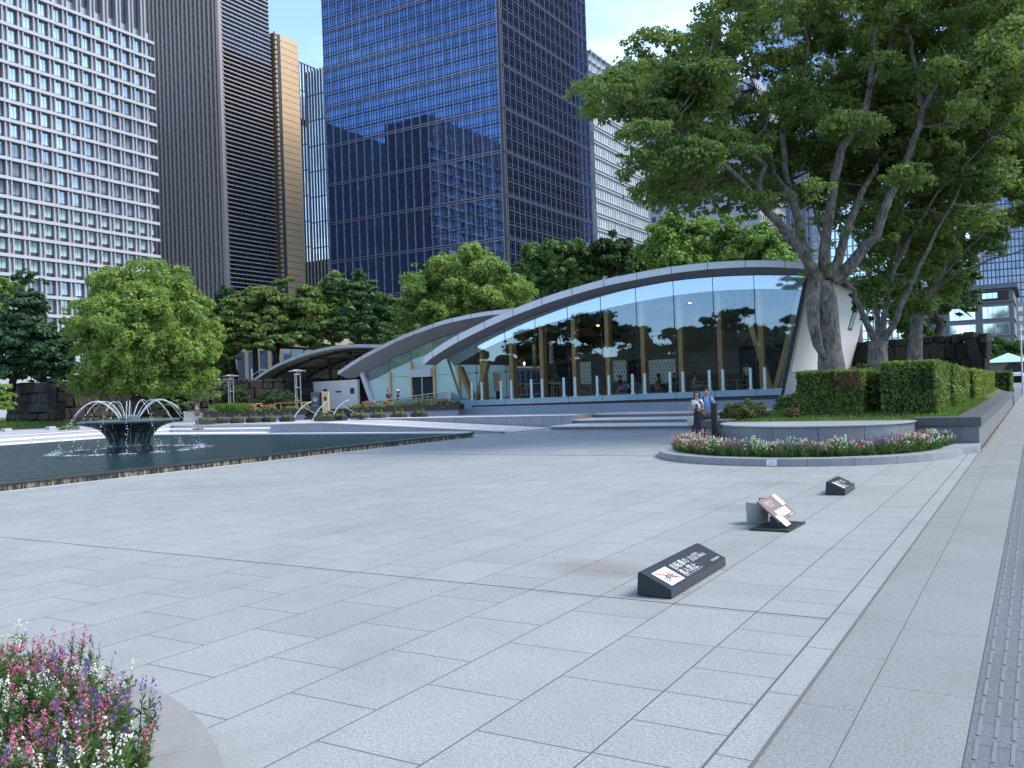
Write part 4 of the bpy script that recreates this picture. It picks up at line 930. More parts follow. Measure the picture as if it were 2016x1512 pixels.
text_mb('STARBUCKS',.07,c*np.array([1,1,0])+np.array([0,0,z1-.78])-e*.15-nn*.003,e,(0,0,1),'lettering',m_white,r,wid=.3)
r,c,e,nn,z1,w=pillar(628,634,772,815,54.1,m_black,'pillar_post','slim black panel between the grey and the tan pillar signs')
r,c,e,nn,z1,w=pillar(634.5,646.5,771,813,54,m_tan,'tan_pillar','tan stone pillar with a small dark screen beside the dark pillar sign')
g=MB(); g.obox(np.array([c[0],c[1],z1-.42])-nn*.01,e*.08,nn*.012,(0,0,.12)); g.build('screen',m_black,r)
text_mb('MENU',.06,c*np.array([1,1,0])+np.array([0,0,z1-.12])-e*.09-nn*.003,e,(0,0,1),'lettering',m_dgrey,r,wid=.18)
# handrail ramp by the pavilion
hr=empty('glass_balustrade',(-36,47,.55),'sloping glass and steel balustrade in front of the frosted pavilion','balustrade')
a=at(733,790,60);b=at(888,770,56)
g=MB(); g.tube([a,b],.03,6); g.tube([a-[0,0,.18],b-[0,0,.18]],.015,6); g.tube([a-[0,0,.36],b-[0,0,.36]],.015,6); g.build('rail',m_steel,hr)
g=MB(); 
for t in np.linspace(0,1,8): p=a+(b-a)*t; g.tube([p,(p[0],p[1],.56)],.02,6)
g.build('post',m_steel,hr)
g=MB(); g.prism([(a[0],a[1],.6),(b[0],b[1],.6),tuple(b-[0,0,.05]),tuple(a-[0,0,.05])],(0,.02,0)); g.build('glass',m_glassr,hr)
hr=empty('glass_balustrade',(-31,45,.55),'clear glass balustrade meeting the left corner of the big cafe','balustrade')
a=at(888,771,55.5);b=at(905,779,53)
g=MB(); g.tube([a,b],.03,6); g.build('rail',m_steel,hr); g=MB(); g.prism([(a[0],a[1],1.25),(b[0],b[1],1.25),tuple(b-[0,0,.05]),tuple(a-[0,0,.05])],(0,.02,0)); g.build('glass',m_glassr,hr)
# terrace tables
def table(c,w,label,group,h=.72,m=m_table,name='table'):
    r=empty(name,c,label,'table',group); x,y,z=c
    MB().box(x-w/2,x+w/2,y-.3,y+.3,z+h-.04,z+h).build('tabletop',m,r,bevel=.005)
    for sx_ in(-1,1):
        for sy in(-1,1): MB().box(x+sx_*(w/2-.05)-.02,x+sx_*(w/2-.05)+.02,y+sy*.25-.02,y+sy*.25+.02,z,z+h-.04).build('leg',m,r)
    return r
for i,(u,lab) in enumerate([(484,'wooden terrace table behind the left planter, left of two'),(574,'wooden terrace table behind the left planter, nearest the canopy lamp post')]):
    p=at(u,806,62-i*3); table((p[0],p[1],.84),2.6,lab,'wooden tables on the terrace',h=.78)
# ================================================================ PEOPLE
m_skin=basic('skin',(.45,.27,.19),.55,.04,6); m_hair=basic('hair',(.012,.010,.010),.45,.2,30); m_lens=basic('glasses_frame',(.02,.02,.025),.3)
def skin(name,V,Eg,Rd,m,parent,root=0,sub=1):
    me=bpy.data.meshes.new('sk'); me.from_pydata([tuple(v) for v in V],Eg,[]); o=bpy.data.objects.new('sk',me); COL.objects.link(o)
    o.modifiers.new('s','SKIN'); su=o.modifiers.new('u','SUBSURF'); su.levels=sub; su.render_levels=sub
    if not me.skin_vertices: 
        bpy.context.view_layer.objects.active=o; me.skin_vertices.new() if hasattr(me.skin_vertices,'new') else None
    d=me.skin_vertices[0].data
    for i,r in enumerate(Rd): d[i].radius=(r,r) if not hasattr(r,'__len__') else r
    d[root].use_root=True
    dg=bpy.context.evaluated_depsgraph_get(); dg.update(); m2=bpy.data.meshes.new_from_object(o.evaluated_get(dg)); bpy.data.objects.remove(o)
    m2.materials.clear(); m2.materials.append(m); m2.polygons.foreach_set('use_smooth',[True]*len(m2.polygons)); m2.name=name
    ob=bpy.data.objects.new(name,m2); COL.objects.link(ob); ob.parent=parent; KIDS.setdefault(parent,[]).append(ob); return ob
def person(loc,rz,label,top,bottom,pose='stand',scale=1.0,hair='short',arms=None,skirt=False,fingers=True,group=None,glasses=False,build=1.0,name='person',sleeve=.5,hat=None):
    r=empty(name,loc,label,'person',group,rz=rz); r['_loc']=1; r.scale=(scale,)*3
    sit=pose=='sit'; pz=.50 if sit else .93; b=build
    J={'pel':(0,0,pz),'sp':(0,-.01,pz+.18),'ch':(0,0,pz+.38),'nk':(0,.0,pz+.53),'hb':(0,.025,pz+.60),'hd':(0,.035,pz+.675),'ht':(0,.02,pz+.745)}
    Rd={'pel':.125*b,'sp':.115*b,'ch':.135*b,'nk':.052,'hb':.062,'hd':.082,'ht':.062}
    ed=[('pel','sp'),('sp','ch'),('ch','nk'),('nk','hb'),('hb','hd'),('hd','ht')]
    J['ns']=(0,.035+.092,pz+.655); Rd['ns']=.011; ed.append(('hd','ns'))
    A=arms or {}
    for s,k in((-1,'l'),(1,'r')):
        J['er'+k]=(s*.083,.02,pz+.665); Rd['er'+k]=.013; ed.append(('hd','er'+k))
        J['sh'+k]=(s*.165*b,0,pz+.45); Rd['sh'+k]=.056*b
        el,wr,hn=A.get(k,((s*.22,-.02,pz+.18),(s*.22,.08,pz-.05),(s*.21,.11,pz-.12)))
        J['el'+k]=el;Rd['el'+k]=.040*b; J['wr'+k]=wr;Rd['wr'+k]=.026; J['pm'+k]=hn;Rd['pm'+k]=(.034,.018)
        ed+=[('ch','sh'+k),('sh'+k,'el'+k),('el'+k,'wr'+k),('wr'+k,'pm'+k)]
        if fingers:
            w=np.array(wr);h=np.array(hn);d=_n(h-w); sd=_n(np.cross(d,(0,.6,.8)))
            for i,(o_,ln) in enumerate([(-.026,.060),(-.009,.070),(.009,.066),(.026,.052)]):
                b0=h+sd*o_+d*.022; m1=b0+d*ln*.5; tip=m1+_n(d+np.array([0,.5,-.4]))*ln*.5
                J[f'f{k}{i}']=tuple(m1);J[f'g{k}{i}']=tuple(tip);Rd[f'f{k}{i}']=.0088;Rd[f'g{k}{i}']=.0075; ed+=[('pm'+k,f'f{k}{i}'),(f'f{k}{i}',f'g{k}{i}')]
            t0=w+d*.03+sd*(-.04); J['t'+k]=tuple(t0+d*.035-sd*.01); Rd['t'+k]=.010; ed.append(('wr'+k,'t'+k))
        hx=s*.095*b
        if sit: L_=[(hx,.03,pz),(hx*1.2,.42,pz+.02),(hx*1.2,.44,.09),(hx*1.2,.56,.035)]
        else: L_=[(hx,0,pz-.06),(hx*1.1,.02,.50),(hx*1.1,-.01,.09),(hx*1.25,.13,.035)]
        for n_,p,rd in zip(('hp','kn','an','to'),L_,(.095*b,.06*b,.040,.035)): J[n_+k]=p;Rd[n_+k]=rd
        ed+=[('pel','hp'+k),('hp'+k,'kn'+k),('kn'+k,'an'+k),('an'+k,'to'+k)]
    K=list(J); ix={k:i for i,k in enumerate(K)}
    skin('body',[J[k] for k in K],[(ix[a],ix[c]) for a,c in ed],[Rd[k] for k in K],m_skin,r,0,1)
    def sub(keys,edges,grow,nm,m,extra=None):
        JJ={k:np.array(J[k]) for k in keys}; RR={k:(Rd[k] if not hasattr(Rd[k],'__len__') else Rd[k][0])+grow for k in keys}
        if extra:
            for k,(p,rad) in extra.items(): JJ[k]=np.array(p);RR[k]=rad
        KK=list(JJ); ii={k:i for i,k in enumerate(KK)}
        return skin(nm,[JJ[k] for k in KK],[(ii[a],ii[c]) for a,c in edges],[RR[k] for k in KK],m,r,0,1)
    ex={}
    for k in'lr': s_=np.array(J['sh'+k]);e_=np.array(J['el'+k]); ex['sl'+k]=(tuple(s_+(e_-s_)*sleeve*1.25),.058*b)
    sub(['pel','sp','ch','shl','shr'],[('pel','sp'),('sp','ch'),('ch','shl'),('ch','shr'),('shl','sll'),('shr','slr'),('ch','co')],.018,'shirt',top,{**ex,'co':((0,.0,pz+.50),.062)})
    if skirt:
        g=MB()
        if sit: g.lathe((0,.15,.30),[(.30,0),(.27,.2),(.14,.32)],16)
        else: g.lathe((0,0,.30),[(.24,0),(.215,.25),(.18,.5),(.145,.72)],20)
        g.build('skirt',bottom,r,smooth=True)
    else: sub(['pel','hpl','knl','anl','hpr','knr','anr'],[('pel','hpl'),('hpl','knl'),('knl','anl'),('pel','hpr'),('hpr','knr'),('knr','anr')],.014,'trousers',bottom)
    hz=pz+.675
    g=MB(); g.sphere((0,-.004,hz+.042),.098,.108,.080,14,10)
    if hair=='bob':
        g.sphere((0,-.035,hz-.03),.104,.080,.11,14,10)
        for s in(-1,1): g.sphere((s*.082,.03,hz-.03),.030,.055,.10,10,8)
    elif hair=='long': g.sphere((0,-.04,hz-.06),.092,.07,.15,14,10)
    hb=g.build('hair',m_hair,r,smooth=True)
    hb.location=(0,-.012,.008)
    for s in(-1,1): MB().sphere((s*.031,.108,hz-.005),.011,.006,.007,8,6).build('eye',m_ink,r)
    MB().sphere((0,.108,hz-.055),.022,.006,.006,8,6).build('mouth',m_red,r)
    if glasses:
        g=MB()
        for s in(-1,1):
            pts=[(s*.033+.026*math.cos(t),.122,hz-.005+.019*math.sin(t)) for t in np.linspace(0,6.283,13)]; g.tube(pts,.0022,4)
            g.tube([(s*.058,.12,hz),(s*.085,.03,hz)],.002,4)
        g.tube([(-.009,.124,hz),(.009,.124,hz)],.002,4); g.build('glasses',m_lens,r)
    if hat: 
        g=MB(); g.lathe((0,.01,hz+.045),[(.16,0),(.155,.012),(.098,.015),(.09,.08),(.05,.11)],18); g.build('hat',hat,r,smooth=True)
    if not sit:
        for s in(-1,1): MB().sphere((s*.115,.05,.035),.045,.13,.038,10,6).build('shoe',m_black,r,smooth=True)
    return r
# couple on the plaza, facing the camera
pm=at(1394.5,871,28.6); pw=at(1375.5,871,28.4); pm[2]=0;pw[2]=0
def face(p): return math.atan2(-p[0]*-1,-p[1])  # placeholder
def facing(p,extra=0): d=np.array([0,0])-p[:2]; return math.atan2(d[1],d[0])-math.pi/2+extra
m_blue=basic('blue_tshirt',(.20,.36,.68),.8,.08,8,obj=True); m_navy=basic('navy_skirt',(.012,.014,.03),.8); m_grn=basic('olive_trousers',(.10,.11,.09),.8)
t=NT('white_black_blouse'); v=t.n('TexVoronoi',ins={'Vector':t.obj(),'Scale':9}).outputs['Distance']
m_blouse=t.done(t.pbsdf(Base_Color=t.ramp(v,[(.42,(.03,.03,.03)),(.48,(.72,.70,.66))]),Roughness=.8))
pz=.93
man=person(pm,facing(pm),'person in a light blue T-shirt with a dark backpack behind the black bollard','x' and m_blue,m_grn,scale=1.02,arms={'l':((-.25,.02,pz+.16),(-.21,.22,pz+.22),(-.17,.30,pz+.25)),'r':((.20,-.04,pz+.18),(.16,.12,pz+.0),(.12,.18,pz+.0))})
MB().obox((.0,-.20,pz+.26),(.15,0,0),(0,.075,0),(0,0,.22)).build('backpack',basic('backpack',(.02,.025,.03),.8),man,bevel=.05)
g=MB(); 
for s in(-1,1): g.tube([(s*.10,-.12,pz+.47),(s*.105,.02,pz+.52),(s*.11,.135,pz+.42),(s*.13,.14,pz+.25),(s*.15,.0,pz+.12)],.02,6)
g.build('strap',m_black,man)
wom=person(pw,facing(pw,-.1),'person with a black bob, glasses, patterned blouse and navy skirt',m_blouse,m_navy,scale=.98,hair='bob',skirt=True,glasses=True,build=.86,sleeve=.35,arms={'l':((-.20,.04,pz+.16),(-.08,.20,pz+.22),(-.02,.23,pz+.24)),'r':((.20,.02,pz+.16),(.10,.20,pz+.20),(.04,.24,pz+.23))})
bag=MB().obox((.20,.08,pz-.16),(.10,0,0),(0,.05,0),(0,0,.17)); q=pw+np.array([0,0,0])
bo=bpy.data.objects
def rot(p,o,rz,s): c,si=math.cos(rz),math.sin(rz); return (o[0]+s*(p[0]*c-p[1]*si),o[1]+s*(p[0]*si+p[1]*c),o[2]+s*p[2])
rz=facing(pw,-.1)
g=MB(); c0=np.array(rot((.22,.10,pz-.18),pw,rz,1)); e=np.array([math.cos(rz),math.sin(rz),0]); f_=np.array([-math.sin(rz),math.cos(rz),0])
g.prism([c0-e*.09-np.array([0,0,.17]),c0+e*.09-np.array([0,0,.17]),c0+e*.12+np.array([0,0,.13]),c0-e*.12+np.array([0,0,.13])],f_*.08); 
bg_=thing('shoulder_bag',g,basic('canvas',(.45,.42,.33),.9,.15,10),"pale canvas shoulder bag hanging at the side of the person in the navy skirt",'bag',bevel=.02)
g=MB(); g.tube([c0-e*.08+np.array([0,0,.13]),c0-e*.10+np.array([0,0,.36]),c0-e*.02+np.array([0,0,.62]),c0+e*.05+np.array([0,0,.36]),c0+e*.08+np.array([0,0,.13])],.008,5); g.build('strap',basic('canvas_strap',(.5,.46,.36),.9),bg_)
g=MB(); ph=np.array(rot((-.0,.28,pz+.25),pw,rz,.98)); g.obox(ph,e*.04,f_*.006,np.array([0,0,.075])); thing('mobile_phone',g,m_black,'black phone held up by the person in the navy skirt','phone')
# people by the frosted pavilion
m_d=basic('dark_top',(.02,.022,.03),.8); m_g=basic('grey_top',(.25,.25,.26),.8); m_w=basic('white_top',(.62,.62,.60),.8); m_bn=basic('brown_top',(.12,.07,.05),.8)
p=at(765,780,60); p[2]=.556; person(p,facing(p,.7),'person in dark clothes standing outside the frosted glass pavilion',m_d,m_d,fingers=False)
p=at(784,780,60); p[2]=.556; person(p,facing(p,-1.2),'person in a white hat standing outside the frosted glass pavilion',m_bn,m_g,hair='bob',hat=m_w,fingers=False,scale=.97)
# ================================================================ CAFE INTERIOR THINGS
def stool(x,y,label,first=[None]):
    if first[0] is None:
        r=empty('bar_stool',(0,0,0),label,'stool','bar stools inside the cafe'); r['_loc']=1
        MB().box(-.19,.19,-.17,.17,.66,.70).build('seat',m_table,r,bevel=.01); MB().box(-.19,.19,.15,.18,.86,.96).build('backrest',m_table,r)
        for sx_ in(-1,1):
            for sy in(-1,1): MB().beam((sx_*.19,sy*.17,0),(sx_*.165,sy*.15,.66 if sy<0 else .96),.03,.03).build('leg',m_table,r)
        MB().box(-.18,.18,-.17,-.15,.22,.25).build('stretcher',m_table,r); first[0]=r
    else: r=copy_tree(first[0]); tag(r,label)
    r.location=(x,y,1.322); return r
xs_=[ony(u,770,46.8)[0] for u in(1018,1036,1094)]
for x,l in zip(xs_,['bar stool inside the glass at the high counter, first right of the poster','second bar stool at the high counter inside the glass','bar stool alone between the third and fourth timber columns']): stool(x,46.8,l)
a=ony(1012,770,47.6);b=ony(1110,770,47.6); hc=empty('high_counter',((a[0]+b[0])/2,47.6,1.322),'long high timber counter inside the cafe behind the bar stools','counter')
MB().box(a[0],b[0],47.4,47.9,2.27,2.33).build('countertop',m_table,hc); 
for x in np.linspace(a[0]+.1,b[0]-.1,4): MB().box(x-.04,x+.04,47.5,47.8,1.322,2.27).build('leg',m_table,hc)
def chair(x,y,rz,label,first=[None]):
    if first[0] is None:
        r=empty('wooden_chair',(0,0,0),label,'chair','wooden chairs inside the cafe'); r['_loc']=1
        MB().box(-.21,.21,-.21,.21,.42,.46).build('seat',m_table,r,bevel=.01); MB().box(-.21,.21,-.22,-.19,.62,.80).build('backrest',m_table,r)
        for sx_ in(-1,1):
            for sy in(-1,1): MB().beam((sx_*.20,sy*.20,0),(sx_*.19,sy*.19,.42 if sy>0 else .8),.03,.03).build('leg',m_table,r)
        first[0]=r
    else: r=copy_tree(first[0]); tag(r,label)
    r.location=(x,y,1.322); r.rotation_euler=(0,0,rz); return r
def rtable(x,y,label,first=[None]):
    if first[0] is None:
        r=empty('cafe_table',(0,0,0),label,'table','round pedestal tables inside the cafe'); r['_loc']=1
        MB().lathe((0,0,0),[(.36,.70),(.37,.71),(.37,.73),(.30,.735)],20).build('tabletop',m_w,r); MB().lathe((0,0,0),[(.22,0),(.2,.02),(.035,.05),(.03,.70)],16).build('pedestal',m_steel,r,smooth=True); first[0]=r
    else: r=copy_tree(first[0]); tag(r,label)
    r.location=(x,y,1.322)
Y=47.4
TB=[(1163,'cafe table under the first dotted screen'),(1236,'cafe table between two seated pairs by the glass'),(1313,'cafe table below the third dotted screen'),(1384,'cafe table beside the person in white'),(1452,'empty cafe table near the right end of the cafe')]
for u,l in TB: rtable(ony(u,770,Y)[0],Y,l)
CH=[(1150,1.4,'wooden chair left of the table under the first dotted screen'),(1176,-1.4,'wooden chair right of the table under the first dotted screen'),(1222,1.4,'wooden chair of the seated person in dark shorts'),(1250,-1.4,'wooden chair of the person facing left near the middle column'),(1299,1.4,'wooden chair of the person in a dark cap'),(1328,-1.4,'wooden chair right of the table below the third screen'),(1369,1.4,'wooden chair of the person in white'),(1399,-1.4,'wooden chair of the person in black opposite the one in white'),(1438,1.4,'empty wooden chair left of the empty table'),(1468,-1.4,'empty wooden chair right of the empty table')]
for u,a,l in CH:
    x=ony(u,770,Y)[0]; chair(x,Y,-a,l)
PP=[(1222,1.4,m_d,m_g,'seated person in a dark top inside the cafe, below the second dotted screen','short'),(1250,-1.4,m_g,m_d,'seated person in grey facing left beside the middle column','short'),(1299,1.4,m_bn,m_d,'seated person in brown below the third dotted screen','bob'),(1328,-1.4,m_d,m_bn,'seated person in a dark top right of the third dotted screen','short'),(1369,1.2,m_w,m_w,'seated person in a white dress inside the cafe','long'),(1399,-1.4,m_d,m_g,'seated long-haired person in black opposite the one in white','long')]
for u,a,t_,b_,l,h in PP:
    x=ony(u,770,Y)[0]; person((x,Y-.02,1.29),-a,l,t_,b_,pose='sit',hair=h,fingers=False)
for u,l,t_ in[(1078,'person leaning on the high counter inside the cafe in dark clothes',m_d),(1096,'person in a teal top behind the bar stool inside the cafe',basic('teal_top',(.03,.16,.17),.8)),(1472,'person in a pale shirt far right inside the cafe',m_w)]:
    x=ony(u,770,48.6)[0]; person((x,48.6,1.32),facing((x,48.6)),l,t_,m_d,fingers=False)
# dotted screens
t=NT('dotted_screen'); p=t.obj(); sp=t.n('SeparateXYZ',ins={0:p}); 
cell=lambda k: t.math('SUBTRACT',t.math('FRACT',k),.5)
row=t.math('FLOOR',t.math('MULTIPLY',sp.outputs[2],4.6)); px_=cell(t.math('ADD',t.math('MULTIPLY',sp.outputs[0],4.6),t.math('MULTIPLY',row,.5))); pz_=cell(t.math('MULTIPLY',sp.outputs[2],4.6))
w1_=t.math('ADD',t.math('MULTIPLY',t.math('MULTIPLY',px_,px_),9),t.math('MULTIPLY',t.math('MULTIPLY',pz_,pz_),1.7)); 
qx=t.math('ADD',px_,.12); w2_=t.math('ADD',t.math('MULTIPLY',t.math('MULTIPLY',qx,qx),16),t.math('MULTIPLY',t.math('MULTIPLY',pz_,pz_),3.4))
f=t.math('MULTIPLY',t.math('LESS_THAN',w1_,.20),t.math('GREATER_THAN',w2_,.12))
m_scr=t.done(t.pbsdf(Base_Color=t.mix(f,(.85,.86,.74),(.02,.02,.02)),Roughness=.6))
SCR=[(1130,1163,712,757,'cream screen with dark bean shapes, left of three in the cafe'),(1207,1233,709,751,'narrow cream screen with dark bean shapes, middle of three in the cafe'),(1274,1331,706,756,'wide cream screen with dark bean shapes, right of three in the cafe')]
for u0,u1,v0,v1,l in SCR:
    a=ony(u0,v1,48.5);b=ony(u1,v0,48.5); g=MB(); g.box(a[0],b[0],48.5,48.54,a[2],b[2]); s_=thing('patterned_screen',g,m_scr,l,'screen','dotted screens inside the cafe')
    h=MB(); h.box(a[0]-.02,a[0]+.02,48.545,48.58,1.33,b[2]); h.box(b[0]-.02,b[0]+.02,48.545,48.58,1.33,b[2]); h.build('frame',m_black,s_)
# poster stand
a=ony(972,770,46.2);b=ony(985,734,46.2); t=NT('poster'); n_=t.noise(t.obj(),7,3,.6); m_post=t.done(t.pbsdf(Base_Color=t.ramp(n_,[(.35,(.75,.70,.62)),(.5,(.75,.32,.25)),(.6,(.62,.50,.40)),(.7,(.8,.75,.7))]),Roughness=.5))
ps=empty('poster_stand',((a[0]+b[0])/2,46.2,1.32),'upright pink and orange drink poster at the left end of the cafe','poster')
MB().box(a[0],b[0],46.2,46.23,a[2],b[2]).build('poster',m_post,ps); MB().box((a[0]+b[0])/2-.12,(a[0]+b[0])/2+.12,46.24,46.3,1.325,b[2]-.1).build('stand',m_black,ps)
a=ony(964,783,46.6);b=ony(972,748,46.6); sh_=empty('display_rack',(a[0],46.6,1.32),'white metal display rack left of the upright poster','rack')
for z in np.linspace(1.34,b[2],4): MB().box(a[0],b[0]+.25,46.5,46.8,z-.015,z+.015).build('shelf',m_w,sh_)
for x in(a[0],b[0]+.25): MB().box(x-.015,x+.015,46.5,46.53,1.325,b[2]+.03).build('upright',m_w,sh_)
# paper lanterns
t=NT('lantern_paper'); ck=t.n('TexChecker',ins={'Scale':7,'Vector':t.obj()}).outputs['Fac']; m_lan=t.done(t.pbsdf(Base_Color=t.mix(ck,(.42,.41,.38),(.62,.61,.57)),Roughness=.8))
for u,v0,v1,y,l in[(1086,673,715,47.3,'brightest faceted paper lantern hanging third from the left'),(1053,678,723,49.5,'faceted paper lantern half hidden behind a timber column'),(1028,680,718,50.5,'leftmost narrow faceted paper lantern')]:
    a=ony(u,v1,y);b=ony(u,v0,y); r=empty('paper_lantern',(a[0],y,a[2]),l,'lantern','paper lanterns in the cafe'); n=8; hgt=b[2]-a[2]
    MB().lathe((a[0],y,a[2]),[(.13 if i%2 else .17,hgt*i/n) for i in range(n+1)],6).build('shade',m_lan,r)
    MB().tube([(a[0],y,b[2]),(a[0],y,smooth(TL_,a[0])+.1)],.008,4).build('cord',m_black,r)
for u,v,l in[(1032,716,'small lit bulb hanging beside the leftmost lantern'),(1497,667,'small lit bulb hanging near the right-hand diagonal brace')]:
    a=ony(u,v,47); r=empty('pendant_bulb',(a[0],47,a[2]),l,'lamp','lit pendant bulbs'); MB().lathe((a[0],47,a[2]-.09),[(.02,0),(.045,.05),(.05,.12),(.02,.2)],10).build('bulb',m_lit,r); MB().tube([(a[0],47,a[2]+.1),(a[0],47,smooth(TL_,a[0])+.1)],.006,4).build('cord',m_black,r)
# ================================================================ FOUNTAIN
fc=onz(242,889,.175); fc=np.array([fc[0]-.35,fc[1]+.55,.17])
m_bowl=NT('fountain_stone'); p=m_bowl.pos(); sp=m_bowl.n('SeparateXYZ',ins={0:p}); v=m_bowl.n('CombineXYZ',ins={0:m_bowl.math('MULTIPLY',sp.outputs[0],3),1:m_bowl.math('MULTIPLY',sp.outputs[1],3),2:m_bowl.math('MULTIPLY',sp.outputs[2],.5)}).outputs[0]
c=m_bowl.mix(m_bowl.ramp(m_bowl.noise(v,2.2,5,.65),[(.52,0),(.68,1)]),(.022,.030,.038),(.14,.17,.19)); m_bowl=m_bowl.done(m_bowl.pbsdf(Base_Color=c,Roughness=.22))
fo=empty('fountain',fc,'big dark stone bowl fountain with arching water jets standing in the pool','fountain')
MB().lathe(fc,[(.80,-.2),(.80,.16),(.72,.17),(.71,.20),(.74,.40),(.84,.62),(1.02,.82),(1.30,.95),(1.60,1.01),(1.72,1.03)],64).build('stem',m_bowl,fo,smooth=True,ang=60)
MB().lathe(fc,[(1.55,1.02),(1.74,1.03),(1.77,1.06),(1.77,1.11),(1.72,1.145),(1.6,1.14),(1.5,1.10),(.0,1.09)],64).build('bowl_rim',granite('rim_stone',(.07,.085,.10),rough=.25),fo,smooth=True,ang=50)
g=MB()
for k in range(8):
    a=k*math.pi/4+.2
    for (r0,z0),(r1,z1) in zip([(.715,.2),(.745,.40),(.845,.62),(1.025,.82),(1.305,.945)],[(.745,.40),(.845,.62),(1.025,.82),(1.305,.945),(1.62,1.005)]):
        g.beam(fc+[r0*math.cos(a),r0*math.sin(a),z0],fc+[r1*math.cos(a),r1*math.sin(a),z1],.035,.03)
g.build('seam',basic('pale_seam',(.17,.20,.21),.4),fo)
MB().lathe(fc,[(.30,1.05),(.30,1.28),(.27,1.31),(.0,1.32)],24).build('nozzle_drum',basic('verdigris',(.07,.13,.11),.6,.2,6),fo,smooth=True)
t=NT('water_jet'); m_jet=t.done(t.n('MixShader',ins={0:.30,1:t.pbsdf(Base_Color=(.80,.86,.90),Roughness=.15).outputs[0],2:t.n('BsdfTransparent').outputs[0]}))
t=NT('foam'); m_foam=t.done(t.pbsdf(Base_Color=(.62,.68,.72),Roughness=.6))
ra=np.random.default_rng(4); land=[]; dr_=MB()
for k in range(16):
    a=k*2*math.pi/16+.12; R1=2.55*ra.uniform(.96,1.05); g=MB(); pts=[]; 
    z0,zl=1.20,.0; zt=1.86+ra.uniform(-.03,.03); r0=.34; T=np.linspace(0,1,34)
    rp=.36
    def zz(s): return z0+(zt-z0)*(1-((s-rp)/rp)**2) if s<rp else zt-(zt-zl)*((s-rp)/(1-rp))**2
    last=int(34*ra.uniform(.66,.78))
    for s in T:
        r=r0+(R1-r0)*s; w=ra.normal(0,.010)*(s>.35); pts.append(fc+[r*math.cos(a)-w*math.sin(a),r*math.sin(a)+w*math.cos(a),zz(s)+ra.normal(0,.006)])
    g.tube(pts[:last],[.0095-.003*i/last for i in range(last)],5)
    for i in range(last,34):
        for _ in range(3):
            q=pts[i]+ra.normal(0,.022,3)+np.array([0,0,ra.uniform(-.08,.05)]); q[2]=max(q[2],fc[2]+.02); dr_.sphere(q,ra.uniform(.008,.016),seg=5,rings=4)
    g.build('water_jet',m_jet,fo,smooth=True); land.append(pts[-1])
g=dr_
for q in land:
    for _ in range(60):
        d=ra.normal(0,.17,2); s=ra.uniform(.006,.018); g.sphere((q[0]+d[0],q[1]+d[1],.176+abs(ra.normal(0,.016))),s*1.6,s*1.6,s*.35,6,4)
    for _ in range(12): g.sphere((q[0]+ra.normal(0,.08),q[1]+ra.normal(0,.08),.2+abs(ra.normal(0,.08))),.010,seg=5,rings=4)
for k in range(16):       # streaks running off the bowl
    a=ra.uniform(0,6.28)
    for i in range(18): g.sphere((fc[0]+1.79*math.cos(a)+ra.normal(0,.01),fc[1]+1.79*math.sin(a)+ra.normal(0,.01),.2+ra.uniform(0,1.0)),.006,seg=4,rings=4)
tag(g.build('water_splash',m_foam),'white splashes and foam where the jets fall around the fountain','water splash',kind='stuff')
# ================================================================ STONE WALLS (castle masonry)
def castle(name):
    t=NT(name); p=t.pos(); s=t.n('NewGeometry').outputs['Random Per Island']; f=t.noise(p,3,5,.7); f2=t.noise(p,.5,3)
    c=t.mix(t.math('POWER',s,1.6),(.020,.018,.019),(.075,.062,.052)); c=t.mix(t.ramp(f,[(.4,0),(.7,1)]),c,(.022,.022,.02)); c=t.mix(t.math('MULTIPLY',t.ramp(f2,[(.55,0),(.7,1)]),.4),c,(.05,.06,.03))
    b=t.pbsdf(Base_Color=c,Roughness=.9,Specular_IOR_Level=.2); t.set(b.inputs['Normal'],t.bump(t.noise(p,9,5,.7),.8,.05)); return t.done(b)
m_cast=castle('castle_stone')
def stone_face(mb,A,B,z0,zA,zB,batter,seed,ch=.62):
    g=np.random.default_rng(seed); A=np.array(A,float);B=np.array(B,float); L_=np.linalg.norm(B-A); e=np.append((B-A)/L_,0); n=np.array([e[1],-e[0],0])
    z=z0
    while z<max(zA,zB)-.05:
        h=ch*g.uniform(.6,1.4); s=-g.uniform(0,.6)
        while s<L_:
            w=g.choice([g.uniform(.35,.8),g.uniform(.7,1.7)]); s1=min(s+w,L_); sm=(max(s,0)+s1)/2; top=zA+(zB-zA)*sm/L_
            if s1-max(s,0)>.12:
                zc0,zc1=z,min(z+h,top+g.uniform(-.04,.06))
                if zc1-zc0>.1:
                    off=lambda zz:-batter*(zz-z0); j=lambda:g.uniform(-.09,.09); d=g.uniform(0,.08)
                    a0=max(s,0)+.015;a1=s1-.015; b0=zc0+.012;b1=zc1-.012
                    base=np.append(A,0)
                    fr=[base+e*(a0+j()*.7*(a0>.1))+n*(off(b0)+d)+[0,0,b0+j()*.8],base+e*(a1+j()*.7)+n*(off(b0)+d)+[0,0,b0+j()*.8],base+e*(a1+j()*.7)+n*(off(b1)+d)+[0,0,b1+j()*.8],base+e*(a0+j()*.7*(a0>.1))+n*(off(b1)+d)+[0,0,b1+j()*.8]]
                    mid=sum(fr)/4; 
                    fi=[mid+(q-mid)*g.uniform(.78,.90)+n*.08+np.array([0,0,g.uniform(-.02,.02)]) for q in fr]; k0=len(mb.v); mb.v+=[tuple(q-n*.5) for q in fr]+[tuple(q) for q in fr]+[tuple(q) for q in fi]
                    for a_,b_ in((0,4),(4,8)):
                        for i in range(4): j2=(i+1)%4; mb.f.append((k0+a_+i,k0+a_+j2,k0+b_+j2,k0+b_+i)); mb.m.append(0)
                    mb.f.append((k0+8,k0+9,k0+10,k0+11)); mb.m.append(0)
            s=s1 if s1<L_ else L_+1
        z+=h
